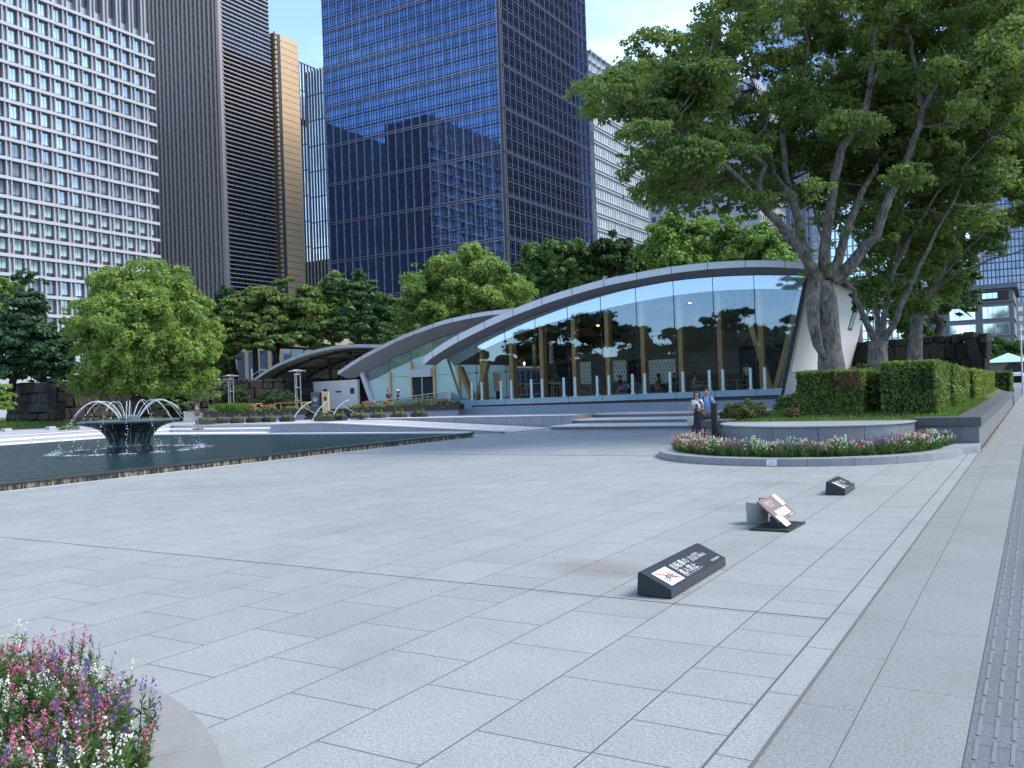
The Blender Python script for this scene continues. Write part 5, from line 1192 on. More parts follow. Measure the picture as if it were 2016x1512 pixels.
def stone_wall(pts,z0,tops,label,seed,batter=.13,depth=7,ch=.62):
    r=empty('castle_stone_wall',(*pts[0],z0),label,'stone wall')
    for i in range(len(pts)-1):
        g=MB(); stone_face(g,pts[i],pts[i+1],z0,tops[i],tops[i+1],batter,seed+i,ch); g.build('stone_face',m_cast,r)
    c=sum(np.array(p) for p in pts)/len(pts); g=MB(); P=[]
    for i,p in enumerate(pts):
        ns=[]
        for q,w in((i-1,i),(i,i+1)):
            if q>=0 and w<len(pts): e=_n2(np.array(pts[w])-np.array(pts[q])); ns.append(np.array([-e[1],e[0]]))
        m_=_n2(sum(ns)); P.append(np.append(np.array(p)+m_*1.25,z0))
    back=[np.array([pts[-1][0]-.5,pts[-1][1]+depth,z0]),np.array([pts[0][0]+.5,pts[0][1]+depth,z0])]
    g.prism(P+back,(0,0,min(tops)-z0-.12)); g.build('fill',m_cast,r)
    return r
def _n2(v): return v/np.linalg.norm(v)
a=at(12,830,74);b=at(112,832,63);c=at(297,825,72)
zt=lambda u,v,d: at(u,v,d)[2]
stone_wall([a[:2],b[:2],c[:2]],.5,[zt(14,757,74),zt(130,748,63),zt(281,757,72)],'dark castle stone wall with a projecting corner behind the fountain on the left',11)
a=at(370,815,74);b=at(900,790,90)
stone_wall([a[:2],b[:2]],.5,[zt(385,748,74),zt(740,745,90)],'dark castle stone wall running behind the open canopy',31)
a=at(1640,740,60);b=at(1938,727,52);c=at(1944,722,62)
stone_wall([a[:2],b[:2],c[:2]],1.0,[zt(1690,676,60),zt(1913,653,52),zt(1938,690,62)],'dark castle stone wall on the right behind the hedges and forked trunks',51,batter=.18,ch=.75)
# ================================================================ TREES
def bark(name,c1,c2,sc_=1.0):
    t=NT(name); p=t.pos(); v=t.n('VectorMath',operation='MULTIPLY',ins={0:p,1:(5*sc_,5*sc_,1.6*sc_)}).outputs[0]; f=t.noise(v,2.0,6,.7,.5); f2=t.noise(p,2.6,3)
    c=t.mix(t.ramp(f,[(.35,0),(.65,1)]),c1,c2); c=t.mix(t.math('MULTIPLY',t.ramp(f2,[(.55,0),(.62,1)]),.5),c,sc(c2,1.25))
    b=t.pbsdf(Base_Color=c,Roughness=.9,Specular_IOR_Level=.15); t.set(b.inputs['Normal'],t.bump(f,.9,.05)); return t.done(b)
m_bark=bark('zelkova_bark',(.060,.052,.047),(.22,.20,.18)); m_barkd=bark('dark_bark',(.02,.016,.013),(.05,.042,.035))
def fib(n):
    i=np.arange(n)+.5; ph=np.arccos(1-2*i/n); th=math.pi*(1+5**.5)*i; return np.stack([np.cos(th)*np.sin(ph),np.sin(th)*np.sin(ph),np.cos(ph)],1)
def lobes_from(ells,k,seed=0,lr=.36,dep=1.0):
    g=np.random.default_rng(seed); out=[]
    for (u,v,ru,rv,d) in ells:
        c=at(u,v,d); rx=ru*1.13*d/F; rz=rv*1.12*d/F; ry=rx*dep
        for q in fib(k):
            q=q+g.normal(0,.12,3); r=lr*g.uniform(.75,1.2)
            right=RW[:,0]; dpt=-RW[:,2]
            pos=c+right*q[0]*rx*(1-r*.85)+np.array([dpt[0],dpt[1],0])*q[1]*ry*(1-r*.85)+np.array([0,0,1])*q[2]*rz*(1-r*.85)
            out.append((*pos,rx*r,rx*r,min(rz,rx)*r*.85))
        out.append((*c,rx*.55,ry*.55,rz*.55))
    return out
def tree(name,label,ells,n,size,m,trunk,tr,k=12,seed=0,group=None,sub=7,mb=m_barkd,lr=.36,flat=.75,limbs=5,inner=.2,subr=.42,dep=1.0,elong=1.5,out=.10):
    T=[np.array(p,float) for p in trunk]; r=empty(name,T[0],label,'tree',group)
    lob=lobes_from(ells,k,seed,lr,dep)
    g=MB(); g.tube(T,[tr*(1-.5*i/(len(T)-1)) for i in range(len(T))],10)
    gg=np.random.default_rng(seed)
    for i in range(limbs):
        q=np.array(lob[int(gg.integers(len(lob)))][:3]); s=T[-1]; mpt=(s+q)/2+gg.normal(0,.06,3)*np.linalg.norm(q-s)
        g.tube([T[-1]-(T[-1]-T[-2])*.15,mpt,q],[tr*.42,tr*.26,tr*.1],6)
    g.build('trunk',mb,r,smooth=True)
    leaves('crown',lob,n,size,m,r,sub=sub,seed=seed,flat=flat,inner=inner,subr=subr,elong=elong,out=out)
    return r
m_cam=leafmat('camphor_leaf',(.095,.16,.035),(.27,.385,.095),.35,.6,yellow=(.32,.41,.12))
m_cam2=leafmat('camphor_leaf_mid',(.06,.12,.028),(.20,.32,.065),.3,.5)
m_pine=leafmat('pine_leaf',(.024,.058,.030),(.06,.125,.055),.15,.6)
m_pine2=leafmat('pine_leaf_light',(.035,.075,.026),(.09,.165,.055),.2,.6)
m_dk=leafmat('dark_leaf',(.016,.034,.010),(.045,.08,.018),.2,.5)
m_zk=leafmat('row_zelkova_leaf',(.06,.10,.025),(.17,.235,.06),.3,.5)
m_mid=leafmat('mid_leaf',(.038,.085,.022),(.11,.20,.045),.25,.5)
def tk(u0,v0,u1,v1,d,n=3): 
    a=at(u0,v0,d);b=at(u1,v1,d); return [a+(b-a)*i/(n-1) for i in range(n)]
tree('camphor_tree','big bright green rounded tree directly behind the fountain',[(285,588,92,70,60),(232,590,48,44,60),(340,592,52,46,60),(180,760,50,36,60),(395,755,42,36,61),(215,655,80,75,60),(345,660,78,82,60),(270,700,98,78,59),(195,715,50,55,60),(370,725,52,62,61),(262,640,85,80,56.5),(290,745,95,36,60)],170000,.155,m_cam,[at(262,822,58.5),at(268,795,58.6),at(278,765,59),at(285,735,59.5)],.55,k=18,seed=3,out=.03,sub=20,flat=.95,lr=.36,subr=.30,mb=m_barkd,limbs=12)
tree('pine_tree','tall dark pine at the far left behind the stone wall',[(50,640,55,95,70),(20,700,50,60,70),(80,690,55,50,70),(60,590,35,55,70),(45,560,22,28,70)],30000,.24,m_pine,tk(15,800,38,690,70,4),.35,k=10,seed=4,group='pines behind the stone wall',flat=.4,sub=6)
tree('pine_tree','second dark pine leaning right between the far left pine and the bright tree',[(118,665,38,42,71),(108,725,48,30,71),(60,735,40,24,70),(135,700,30,40,72)],17000,.24,m_pine,tk(143,752,115,690,71,4),.3,k=9,seed=5,group='pines behind the stone wall',flat=.4,sub=6)
tree('camphor_tree','bright green tree top cut by the left edge of the picture',[(2,575,32,42,90),(-20,600,45,55,90)],11000,.28,m_cam,tk(-12,800,-10,640,90),.4,k=9,seed=6,limbs=2)
tree('maple_tree','low yellow-green maple spray at the far left edge before the stone wall',[(2,785,30,16,52),(-8,765,24,16,52),(8,800,22,9,52)],4200,.14,m_cam,tk(-25,840,-14,790,52),.1,k=8,seed=7,flat=.4,limbs=3)
tree('small_pine','pale green small layered pine right of the bright tree trunk',[(335,752,30,20,72),(355,775,34,17,72),(322,785,24,17,71),(345,798,34,12,71)],9000,.16,m_pine2,tk(338,822,338,760,72),.15,k=8,seed=8,flat=.35,limbs=4)
tree('row_tree','dark pine top peeping between the bright tree and the olive tree',[(448,585,24,26,98),(430,615,26,30,98)],7000,.26,m_pine,tk(440,745,445,600,98),.3,k=8,seed=9,limbs=3)
tree('row_tree','olive green zelkova with dark trunks left of the canopy, left one of two',[(470,640,60,55,86),(440,690,42,40,84),(500,600,45,36,88)],30000,.24,m_zk,tk(462,748,455,680,86,4),.35,k=12,seed=10,flat=.4,limbs=8)
tree('row_tree','olive green zelkova above the canopy roof, right one of two',[(560,610,75,52,88),(600,650,68,45,86),(530,660,58,35,84),(635,690,40,22,86)],46000,.24,m_zk,tk(538,748,548,680,86,4),.38,k=12,seed=11,flat=.4,limbs=8)
g=MB(); g.tube(tk(505,748,500,650,85,4),.25,8); g.tube(tk(555,748,530,650,85,4),.22,8); thing('bare_trunk',g,m_barkd,'pair of dark leaning trunks beneath the olive trees left of the canopy','tree trunk',smooth=True)
tree('layered_pine','blue-green layered pine between the olive tree and the bright round tree',[(705,570,38,34,86),(660,570,32,30,90),(735,610,42,32,86),(690,640,52,30,86),(745,655,32,26,86)],30000,.25,m_pine2,tk(708,745,705,600,86),.35,k=10,seed=12,flat=.38,limbs=6)
tree('camphor_tree','bright green rounded tree left of centre above the frosted pavilion',[(905,555,85,55,92),(850,600,70,55,91),(960,585,75,58,92),(815,560,28,36,94),(1015,600,48,42,93),(930,520,45,28,93),(830,640,55,40,91),(910,640,70,40,92)],110000,.22,m_cam,tk(905,760,900,620,92),.5,k=13,seed=13,sub=13,flat=.92,subr=.32,limbs=6)
tree('row_tree','dark green tree right of the bright round tree, above the cafe roof',[(1085,520,62,50,98),(1050,560,45,45,98),(1120,550,50,50,98)],26000,.28,m_mid,tk(1085,700,1085,560,98),.4,k=10,seed=14,limbs=5)
tree('row_tree','loose dark tree with bare branches before the silver building',[(1205,495,42,33,98),(1165,520,48,40,98),(1225,525,36,30,98)],15000,.28,m_dk,tk(1200,690,1200,530,98),.35,k=10,seed=15,limbs=9,inner=.1)
tree('row_tree','medium green rounded tree above the highest part of the cafe roof, left of two',[(1320,490,62,58,84),(1285,515,38,38,84),(1365,465,42,40,84),(1340,530,60,40,84)],34000,.24,m_cam2,tk(1330,700,1330,560,84),.4,k=12,seed=16,sub=10,limbs=5)
tree('row_tree','medium green rounded tree above the cafe roof beside the big trunk, right of two',[(1430,480,58,58,86),(1490,495,58,55,86),(1540,520,45,45,86),(1450,530,70,35,86)],36000,.24,m_cam2,tk(1460,700,1460,560,86),.4,k=12,seed=17,sub=10,limbs=5)
tree('pine_tree','bushy dark pine growing on the right stone wall',[(1880,545,48,55,68),(1835,600,45,48,68),(1905,600,32,30,68),(1850,520,55,48,69),(1810,660,28,22,66)],30000,.22,m_pine2,[at(1842,668,66),at(1852,640,66),at(1838,615,66),at(1845,580,67)],.35,k=11,seed=18,flat=.4,limbs=8)
for i,(u,v,ru,rv,d,l) in enumerate([(1958,690,24,22,150,'round street tree in front of the grey office block, left of the copper roof'),(1995,688,26,20,150,'round street tree directly behind the green copper roof'),(1930,705,24,16,135,'small dark tree just right of the stone wall corner')]):
    tree('street_tree',l,[(u,v,ru,rv,d)],6000,.4,m_mid,tk(u,745,u,v,d),.2,k=9,seed=20+i,limbs=2)
tree('row_tree','green tree filling the gap between the olive zelkova and the layered pine',[(655,585,40,45,100),(620,620,40,40,98),(680,640,45,40,98)],20000,.26,m_cam2,tk(655,745,655,620,99),.3,k=10,seed=61,limbs=3)
tree('row_tree','dark tree behind the layered pine and the frosted pavilion roof',[(770,630,45,48,104),(790,660,50,30,100),(735,680,45,24,98)],16000,.28,m_mid,tk(770,745,770,650,102),.3,k=10,seed=62,limbs=3)
tree('row_tree','dark green tree behind the cafe roof crest beside the silver building',[(1255,520,45,38,102),(1275,540,40,30,100),(1140,560,60,36,102)],18000,.28,m_mid,tk(1255,700,1255,540,102),.3,k=10,seed=63,limbs=3)
tree('row_tree','dark tree between the bright round tree and the olive zelkova',[(415,660,30,45,92),(430,715,34,34,90)],9000,.26,m_zk,tk(415,745,415,680,92),.25,k=9,seed=64,limbs=3,flat=.4)
# shrubs on and below the left walls
for i,(u,v,ru,rv,d,l) in enumerate([(465,778,38,30,72,'dark leafy shrub against the stone wall behind the left lamp post'),(545,785,55,26,74,'dark leafy shrub mass under the left end of the canopy'),(350,824,40,16,62,'wide clipped green mound bush right of the fountain'),(135,844,24,7,50,'small pale green plant mound on the kerb left of the fountain'),(60,842,12,5,60,'tiny clipped bush on the lawn below the stone wall'),(400,828,20,8,58,'leafy growth beside the small warning sign')]):
    p=at(u,v,d); shrub('wall_shrub',(p[0],p[1],p[2]-rv*d/F*.5),ru*d/F,ru*d/F*.7,rv*d/F*1.2,5000,.12 if rv>9 else .09,[m_dk,m_dk,m_dk,m_lw,m_dk,m_mid][i],l,'shrub',seed=i+60)
for i,(u,v,l) in enumerate([(100,844,'pale stone block left of the small plant mound'),(160,843,'pale stone block right of the small plant mound'),(13,848,'small pale stone block near the left edge of the lawn')]):
    p=at(u,v,49); p=onz(u,v+2,.56); thing('stone_block',MB().box(p[0]-.2,p[0]+.2,p[1]-.2,p[1]+.2,.556,.75),m_gran_l,l,'stone block',bevel=.01)
p=onz(370,832,.556); thing('metal_box',MB().prism([(p[0]-.4,p[1],.556),(p[0]+.5,p[1],.556),(p[0]+.5,p[1],1.15),(p[0]-.4,p[1],1.3)],(0,.8,0)),m_steel,'sloping grey metal box beside the mound bush right of the fountain','metal box')
p=onz(390,846,.556); wsn=empty('warning_sign',p,'small brown warning sign on a thin post right of the fountain','sign')
MB().tube([(p[0],p[1],.556),(p[0],p[1],1.5)],.02,6).build('post',m_steel,wsn); MB().box(p[0]-.22,p[0]+.22,p[1]-.15,p[1]+.15,.556,.62).build('base',basic('rust',(.20,.10,.07),.8),wsn)
g=MB().box(p[0]-.17,p[0]+.17,p[1]-.03,p[1]-.01,1.22,1.86).build('panel',basic('sign_redbrown',(.22,.09,.06),.6),wsn)
h=MB(); h.prism([(p[0]-.13,p[1]-.031,1.52),(p[0]+.13,p[1]-.031,1.52),(p[0],p[1]-.031,1.78)],(0,-.006,0)); h.build('triangle',m_white,wsn); text_mb('注意',.11,(p[0]-.11,p[1]-.031,1.44),(1,0,0),(0,0,1),'lettering',m_white,wsn,wid=.22)
# ---------------- big zelkovas
m_zl=leafmat('zelkova_leaf',(.070,.125,.038),(.185,.26,.08),.46,.35,yellow=(.24,.28,.08))
m_zl2=leafmat('zelkova_leaf_far',(.062,.115,.036),(.165,.235,.07),.45,.35)
q3=lambda x,y:(1150+x/2.328,y/2.328)
def limb(mb,P,d0,d1,r0,r1,wob=.05,seg=9,gg=np.random.default_rng(2)):
    pts=[];n=len(P)
    for i,(x,y) in enumerate(P):
        u,v=q3(x,y); pts.append(at(u,v,d0+(d1-d0)*i/(n-1)))
    out=[]
    for a,b in zip(pts,pts[1:]): out+= [a,(a+b)/2+gg.normal(0,wob,3)]
    out.append(pts[-1]); r0*=.78; r1*=.6; mb.tube(out,[r0+(r1-r0)*(i/(len(out)-1))**.62 for i in range(len(out))],seg); return out
def crown_lobes(poly,k,d0,d1,rr,seed,zflat=.6,excl=None):
    g=np.random.default_rng(seed); P=np.array(poly,float); out=[]
    def inside(x,y):
        c=False;j=len(P)-1
        for i in range(len(P)):
            if (P[i,1]>y)!=(P[j,1]>y) and x<(P[j,0]-P[i,0])*(y-P[i,1])/(P[j,1]-P[i,1])+P[i,0]: c=not c
            j=i
        return c
    mn,mx_=P.min(0),P.max(0); tries=0; pts=[]
    while len(out)<k and tries<k*60:
        tries+=1; x,y=g.uniform(mn[0],mx_[0]),g.uniform(mn[1],mx_[1])
        if not inside(x,y) or (excl and excl(x,y,g)): continue
        d=g.uniform(d0,d1)
        if d<33.5 and 1430<x<1850 and 50<y<430 and g.random()<.85 and k>300: d=g.uniform(34,d1)
        if any((x-a)**2+(y-b)**2<22**2 and abs(d-c)<2.0 for a,b,c in pts): continue
        pts.append((x,y,d)); r=rr*g.uniform(.65,1.3); p=at(x,y,d); out.append((*p,r,r,r*zflat))
    return out
def twigs(mb,lob,anchors,r,gg,frac=.6):
    A=np.array([a for a in anchors])
    for l in lob:
        if gg.random()>frac: continue
        p=np.array(l[:3]); d=np.linalg.norm(A-p,axis=1)+ .5*np.maximum(0,A[:,2]-p[2]); a=A[int(np.argmin(d))]
        m_=(a+p)/2+gg.normal(0,.15,3); m_[2]-=.1
        if np.linalg.norm(a-p)<4.2: mb.tube([a,m_,p],[r,r*.6,r*.25],5,cap=False)
z1_=empty('zelkova_tree',at(1637,730,33),'largest spreading zelkova with a thick pale double trunk in front of the cafe corner','tree','big zelkova trees by the hedges')
g=MB(); anchors=[]
base=[at(1642,790,33),at(1637,725,33),at(1634,690,33),at(1630,640,33),at(1624,590,33),at(1618,555,33)]
g.tube(base,[.62,.50,.43,.41,.43,.34],14)
sidep=[at(1622,705,32.7),at(1610,680,32.6),at(1602,640,32.5),at(1600,600,32.6),at(1604,565,32.8),at(1606,540,33)]; g.tube(sidep,[.10,.18,.22,.24,.24,.20],10)
for P,da,db,r0,r1 in [
 ([(1085,1300),(1000,1150),(900,1030),(800,930),(740,850),(660,770),(560,690),(480,630),(400,560)],33,29,.33,.05),
 ([(860,960),(800,880),(830,760),(740,700),(690,700),(600,640),(470,570),(430,510),(300,400)],32.5,31,.2,.04),
 ([(1075,1290),(1010,1150),(985,1020),(940,900),(920,780),(905,600),(925,540),(990,420),(1030,200),(1000,60),(960,-60)],33,35,.30,.05),
 ([(930,880),(870,800),(850,640),(820,500),(740,300),(700,160)],33,37,.17,.04),
 ([(1110,1270),(1100,1150),(1130,950),(1180,680),(1240,590),(1310,400),(1370,280),(1420,180),(1450,60),(1480,-80)],33,31,.34,.07),
 ([(1240,590),(1290,600),(1350,680)],32,31,.10,.07),
 ([(1310,400),(1325,270),(1330,160),(1390,20),(1420,-80)],31.6,33,.15,.05),
 ([(1140,1270),(1200,1060),(1260,920),(1290,850),(1350,740),(1420,660),(1520,540),(1600,380)],33,36,.27,.06),
 ([(1150,1290),(1250,1180),(1340,1080),(1400,900),(1470,750),(1510,640),(1550,500),(1680,290),(1800,220),(1870,160),(2016,80)],33,30,.34,.06),
 ([(1550,480),(1540,380),(1500,240),(1480,140),(1560,30),(1600,-60)],31.5,30,.14,.05),
 ([(1680,300),(1740,120),(1790,0),(1810,-90)],31,32,.17,.06),
 ([(1060,1260),(1120,1200),(1030,860),(1060,700)],33.5,37,.12,.05)]:
    anchors+=limb(g,P,da,db,r0,r1)
gg=np.random.default_rng(8)
poly=[(1378,-120),(1362,15),(1400,70),(1335,95),(1322,130),(1285,85),(1240,120),(1215,110),(1178,150),(1172,205),(1215,235),(1250,270),(1255,310),(1265,375),(1290,412),(1345,415),(1420,372),(1470,395),(1520,385),(1560,400),(1700,370),(1800,380),(1900,260),(2060,200),(2060,-120)]
lob=crown_lobes(poly,330,27.5,40,.92,4)
low=crown_lobes([(1255,300),(1275,405),(1345,420),(1420,405),(1500,425),(1560,400),(1530,300),(1400,250)],45,29,38,.8,5)
lob+=low
near=[( *at(u,v,d),.42,.42,.3) for u,v,d in[(1590,545,32.5),(1600,500,32.3),(1645,530,32.3),(1670,500,32.2),(1640,480,33),(1690,540,32.6),(1700,470,32.5),(1560,455,32.6),(1720,420,32.4),(1610,440,32),(1680,400,31.8),(1520,430,32.4),(1750,470,33),(1655,455,32),(1580,480,33.3),(1575,430,33)]]
twigs(g,lob+near,anchors,.035,gg,.7)
g.build('trunk',m_bark,z1_,smooth=True)
leaves('crown',lob+near,270000,.10,m_zl,z1_,sub=15,flat=.6,inner=.35,seed=40,subr=.36,elong=1.7)
z2_=empty('zelkova_tree',at(1732,740,37),'forked dark zelkova right of the largest trunk, branching low above the hedge','tree','big zelkova trees by the hedges')
q5=lambda x,y:(1500+x/3.78,560+y/3.78)
def limb5(mb,P,d0,d1,r0,r1): return limb(mb,[((q5(x,y)[0]-1150)*2.328,q5(x,y)[1]*2.328) for x,y in P],d0,d1,r0,r1,.04)
g=MB(); anchors=[]
g.tube([at(1728,745,37),at(1728,715,37),at(1728,690,37),at(1728,672,37)],[.55,.42,.38,.40],12)
for P,da,db,r0,r1 in [([(860,440),(800,330),(750,220),(690,100),(640,0),(600,-110)],37,36,.24,.12),([(870,440),(860,250),(850,100),(800,-60),(760,-250)],37,38,.20,.1),([(880,440),(905,280),(930,150),(960,0),(1000,-150),(1040,-400),(1060,-700),(1120,-1100)],37,37,.22,.06),([(900,440),(960,330),(1020,180),(1100,20),(1180,-150),(1290,-380),(1420,-600),(1560,-900)],37,35,.24,.06),([(1000,-150),(1100,-360),(1230,-560),(1400,-780),(1700,-1100)],37,35,.14,.05)]:
    anchors+=limb5(g,P,da,db,r0,r1)
poly2=[(1560,-100),(2080,-100),(2080,300),(2020,360),(1975,420),(1900,470),(1880,540),(1800,590),(1720,620),(1690,560),(1640,470),(1600,420),(1560,300)]
lob=crown_lobes(poly2,230,34,45,.95,14,excl=lambda x,y,g:(y>480 and g.random()<.45))
twigs(g,lob,anchors,.04,gg,.6)
g.build('trunk',m_bark,z2_,smooth=True)
leaves('crown',lob,150000,.11,m_zl2,z2_,sub=14,flat=.6,inner=.35,seed=41,subr=.36,elong=1.7)
z3_=empty('zelkova_tree',at(1802,740,41),'rightmost slender zelkova with long limbs leaning over the stone wall','tree','big zelkova trees by the hedges')
g=MB(); anchors=[]
g.tube([at(1802,745,41),at(1801,700,41),at(1803,660,41),at(1806,620,41)],[.42,.33,.30,.28],12)
for P,da,db,r0,r1 in [([(1145,240),(1110,80),(1060,-100),(1060,-300),(1120,-600)],41,41,.18,.06),([(1160,240),(1230,80),(1330,-60),(1450,-190),(1600,-330),(1800,-520),(2000,-640)],41,38,.22,.05),([(1330,-60),(1400,-250),(1550,-480),(1800,-800)],40,38,.14,.05),([(1180,180),(1300,20),(1480,-90),(1700,-190),(1950,-260)],41,38,.15,.05)]:
    anchors+=limb5(g,P,da,db,r0,r1)
lob=crown_lobes([(1700,200),(2090,60),(2090,380),(2010,440),(1960,480),(1900,560),(1790,640),(1740,560)],110,38,47,.95,24,excl=lambda x,y,g:(y>470 and g.random()<.4))
twigs(g,lob,anchors,.04,gg,.6)
g.build('trunk',m_bark,z3_,smooth=True)
leaves('crown',lob,80000,.12,m_zl2,z3_,sub=14,flat=.6,inner=.35,seed=42,subr=.36,elong=1.7)
for o_,c_ in [(sidep,0)]: pass
# young trees growing behind the forked trunk
tree('young_tree','low leafy young tree between the forked trunk and the stone wall',[(1790,640,40,32,46),(1700,600,26,40,45),(1755,560,40,35,44)],13000,.15,m_mid,tk(1790,730,1790,650,46),.12,k=9,seed=50,limbs=4)
# ================================================================ TOWERS
m_frame_l=basic('grid_concrete',(.40,.415,.455),.6,.05,.3); m_framed=basic('mullion_dark',(.05,.055,.065),.5,.1,1); m_alu=basic('mullion_alu',(.30,.30,.40),.35,.05,1,metal=.5)
m_winsky=towerglass('window_glass',(.55,.66,.74),.12,.65,cell=(2.2,2.2,4.0)); m_winfr=basic('window_frame',(.045,.04,.045),.5)
m_blind=teal('window_blind',(.40,.55,.52),.3,.5)
# ---- white grid office block on the left
dirw=ray(1965,737); dirw=_n([dirw[0],dirw[1],0]); Pw=at(320,760,218); Pw[2]=0
def onw(u,v):
    r=ray(u,v); n=np.array([dirw[1],-dirw[0],0]); t=n.dot(Pw-C0)/n.dot(r); p=C0+r*t; return (Pw-p).dot(dirw),p[2]
nrm=np.array([dirw[1],-dirw[0],0])       # outward
s_a=onw(287,200)[0]; s_b=onw(14,200)[0]; BW=(s_b-s_a)/10
zt_=onw(317,91)[1]; zrow=(zt_-onw(328,507)[1])/13.0
wb=empty('office_block',(Pw[0],Pw[1],0),'white gridded office block with paired columns at the left','office building')
def wp_(s,o,z): return Pw-dirw*s+nrm*o+np.array([0,0,z])
def wbox(mb,s0,s1,o0,o1,z0,z1,mi=0): return mb.prism([wp_(s0,o0,z0),wp_(s1,o0,z0),wp_(s1,o1,z0),wp_(s0,o1,z0)],(0,0,z1-z0),mi)
NB=17; NR=19; s0=s_a-BW*.93; zb_=zt_-zrow*NR
g=MB(); wbox(g,-.0,s0+BW*(NB+2),-22,-1.5,0,zt_+12); g.build('body',basic('recess_grey',(.10,.105,.125),.7),wb)
g=MB()
for k in range(NR+1): wbox(g,-.6,s0+BW*(NB+2),-1.4,.22,zt_-zrow*k-.40,zt_-zrow*k+.30)
g.build('floor_band',m_frame_l,wb)
g=MB()
for i in range(NB+2):
    for e in(-.145,.145):
        c=wp_(s_a+BW*(i+e),-.12,0); g.tube([(c[0],c[1],max(0,zb_-12)),(c[0],c[1],zt_+13)],.05*BW,10)
g.build('column',m_frame_l,wb,smooth=True)
g=MB()
for i in range(NB+2): wbox(g,s_a+BW*(i-.17),s_a+BW*(i+.17),-1.4,-.45,zb_,zt_+12)
g.build('pier_wall',basic('pier_grey',(.25,.25,.285),.7),wb)
g=MB(); wbox(g,-.1,s0+BW*(NB+2),-2.2,-1.4,zt_+.3,zt_+2.6); g.build('parapet',m_frame_l,wb)
def win(row,i):
    z1=zt_-zrow*row-.42; z0=z1-(zrow-.85); a=s_a+BW*(i+.19);b=s_a+BW*(i+1-.19)
    if i<0: a=.4
    m=MB(); m.f=[];  mi=2 if 11<=row<=14 else 1
    h=.85 if mi==2 else .42
    wbox(m,a,b,-1.2,-.85,z0,z1,0)
    mid=(a+b)/2
    wbox(m,a+.12,mid-.06,-.85,-.82,z0+h,z1-.1,mi); wbox(m,mid+.06,b-.12,-.85,-.82,z0+h,z1-.1,mi)
    return m
ord_=[(r_,i) for r_ in range(NR) for i in range(-1,NB)]
def ppos(ri):
    s=s_a+BW*(ri[1]+.5); p=wp_(s,0,zt_-zrow*(ri[0]+.5)); c=RW.T@(p-C0); return CX+F*c[0]/-c[2],CY-F*c[1]/-c[2],-c[2]
vis=[];rest=[]
for ri in ord_:
    u,v,d=ppos(ri)
    if -10<u<325 and -10<v<560: vis.append((d,ri))
    elif -200<u<330 and v<760: rest.append(ri)
vis.sort(); mm=[m_winfr,m_winsky,m_blind]
for d,ri in vis[:100]: win(*ri).build('window',mm,wb)
big=MB()
for ri in [x for _,x in vis[100:]]+rest:
    w_=win(*ri); n=len(big.v); big.v+=w_.v; big.f+=[tuple(k+n for k in f) for f in w_.f]; big.m+=w_.m
o=big.build('window',mm,wb); o['kind']='stuff'
g=MB(); wbox(g,1,s0+BW*(NB+2),.5,6,0,14); g.build('podium',m_frame_l,wb)
# ---- dark finned tower
def faceY(name,mats,X0,X1,Y,z0,z1,parent): return MB().box(X0,X1,Y,Y+.3,z0,z1).build(name,mats,parent)
m_dglass=towerglass('dark_glass',(.06,.09,.14),.06,.9,cell=(1.4,1.4,3.9))
m_fin=basic('brown_fin',(.32,.28,.265),.55,.08,.5); m_louv=basic('louver_metal',(.46,.43,.42),.5,.05,1)
c=at(440,300,270); X2,Y2=c[0],c[1]; xl=ony(285,500,Y2)[0]; yr=onx(545,500,X2)[1]; T2=142
tw=empty('dark_tower',(X2,Y2,0),'dark brown tower with vertical fins on the front and horizontal louvers on its side','tower')
MB().box(xl,X2-.6,Y2+1.2,yr,0,T2).build('body',m_framed,tw)
g=MB(); x=X2-.4; k=0
while x>xl: 
    g.box(x-.35,x+.35,Y2-.35,Y2+1.19,0,T2); x-=2.0
x=X2-1.4; k=0
while x>xl:
    z=6+(k%2)*2.0
    while z<T2: g.box(x-.62,x+.62,Y2+.25,Y2+1.15,z,z+.7,1); z+=4.1
    x-=2.0;k+=1
g.build('fin',[m_fin,m_framed],tw)
MB().box(X2-1.1,X2+.15,Y2-.5,Y2+.6,0,T2).build('corner_fin',m_fin,tw)
MB().box(X2-.59,X2-.3,Y2+1.2,yr,0,T2).build('side_glass',m_dglass,tw)
g=MB(); z=4
while z<T2: g.box(X2-.28,X2+.34,Y2+.62,yr,z,z+.24); z+=1.37
g.build('louver',m_louv,tw)
g=MB(); y=Y2+2
while y<yr: g.box(X2-.29,X2-.2,y,y+.1,0,T2); y+=1.5
g.build('mullion',m_framed,tw)
# tan panel slab
ya=onx(549,300,X2)[1]; yb=onx(600,520,X2)[1]; zt2=onx(548,66,X2)[2]
ts=empty('tan_tower',(X2,ya,0),'slim tan stone slab tower beside the dark finned tower','tower')
MB().box(X2-14,X2-.5,ya,yb,0,zt2).build('body',basic('tan_side',(.20,.14,.09),.7),ts)
g=MB(); z=2; 
while z<zt2-.2: g.box(X2-.5,X2+.2,ya+2.0,yb,z,min(z+2.0,zt2)); z+=2.16
z=2
while z<zt2: g.box(X2-.2,X2+.5,ya-.5,ya+.1,z,z+1.0,1); z+=1.6
g.build('stone_panel',[basic('tan_panel',(.60,.43,.26),.6,.06,.15),basic('tan_trim',(.55,.42,.28),.6)],ts)
MB().box(X2-.6,X2+.1,ya+.1,ya+2.0,0,zt2-1).build('dark_strip',m_framed,ts)  # dark vertical strip between the trim and the panels
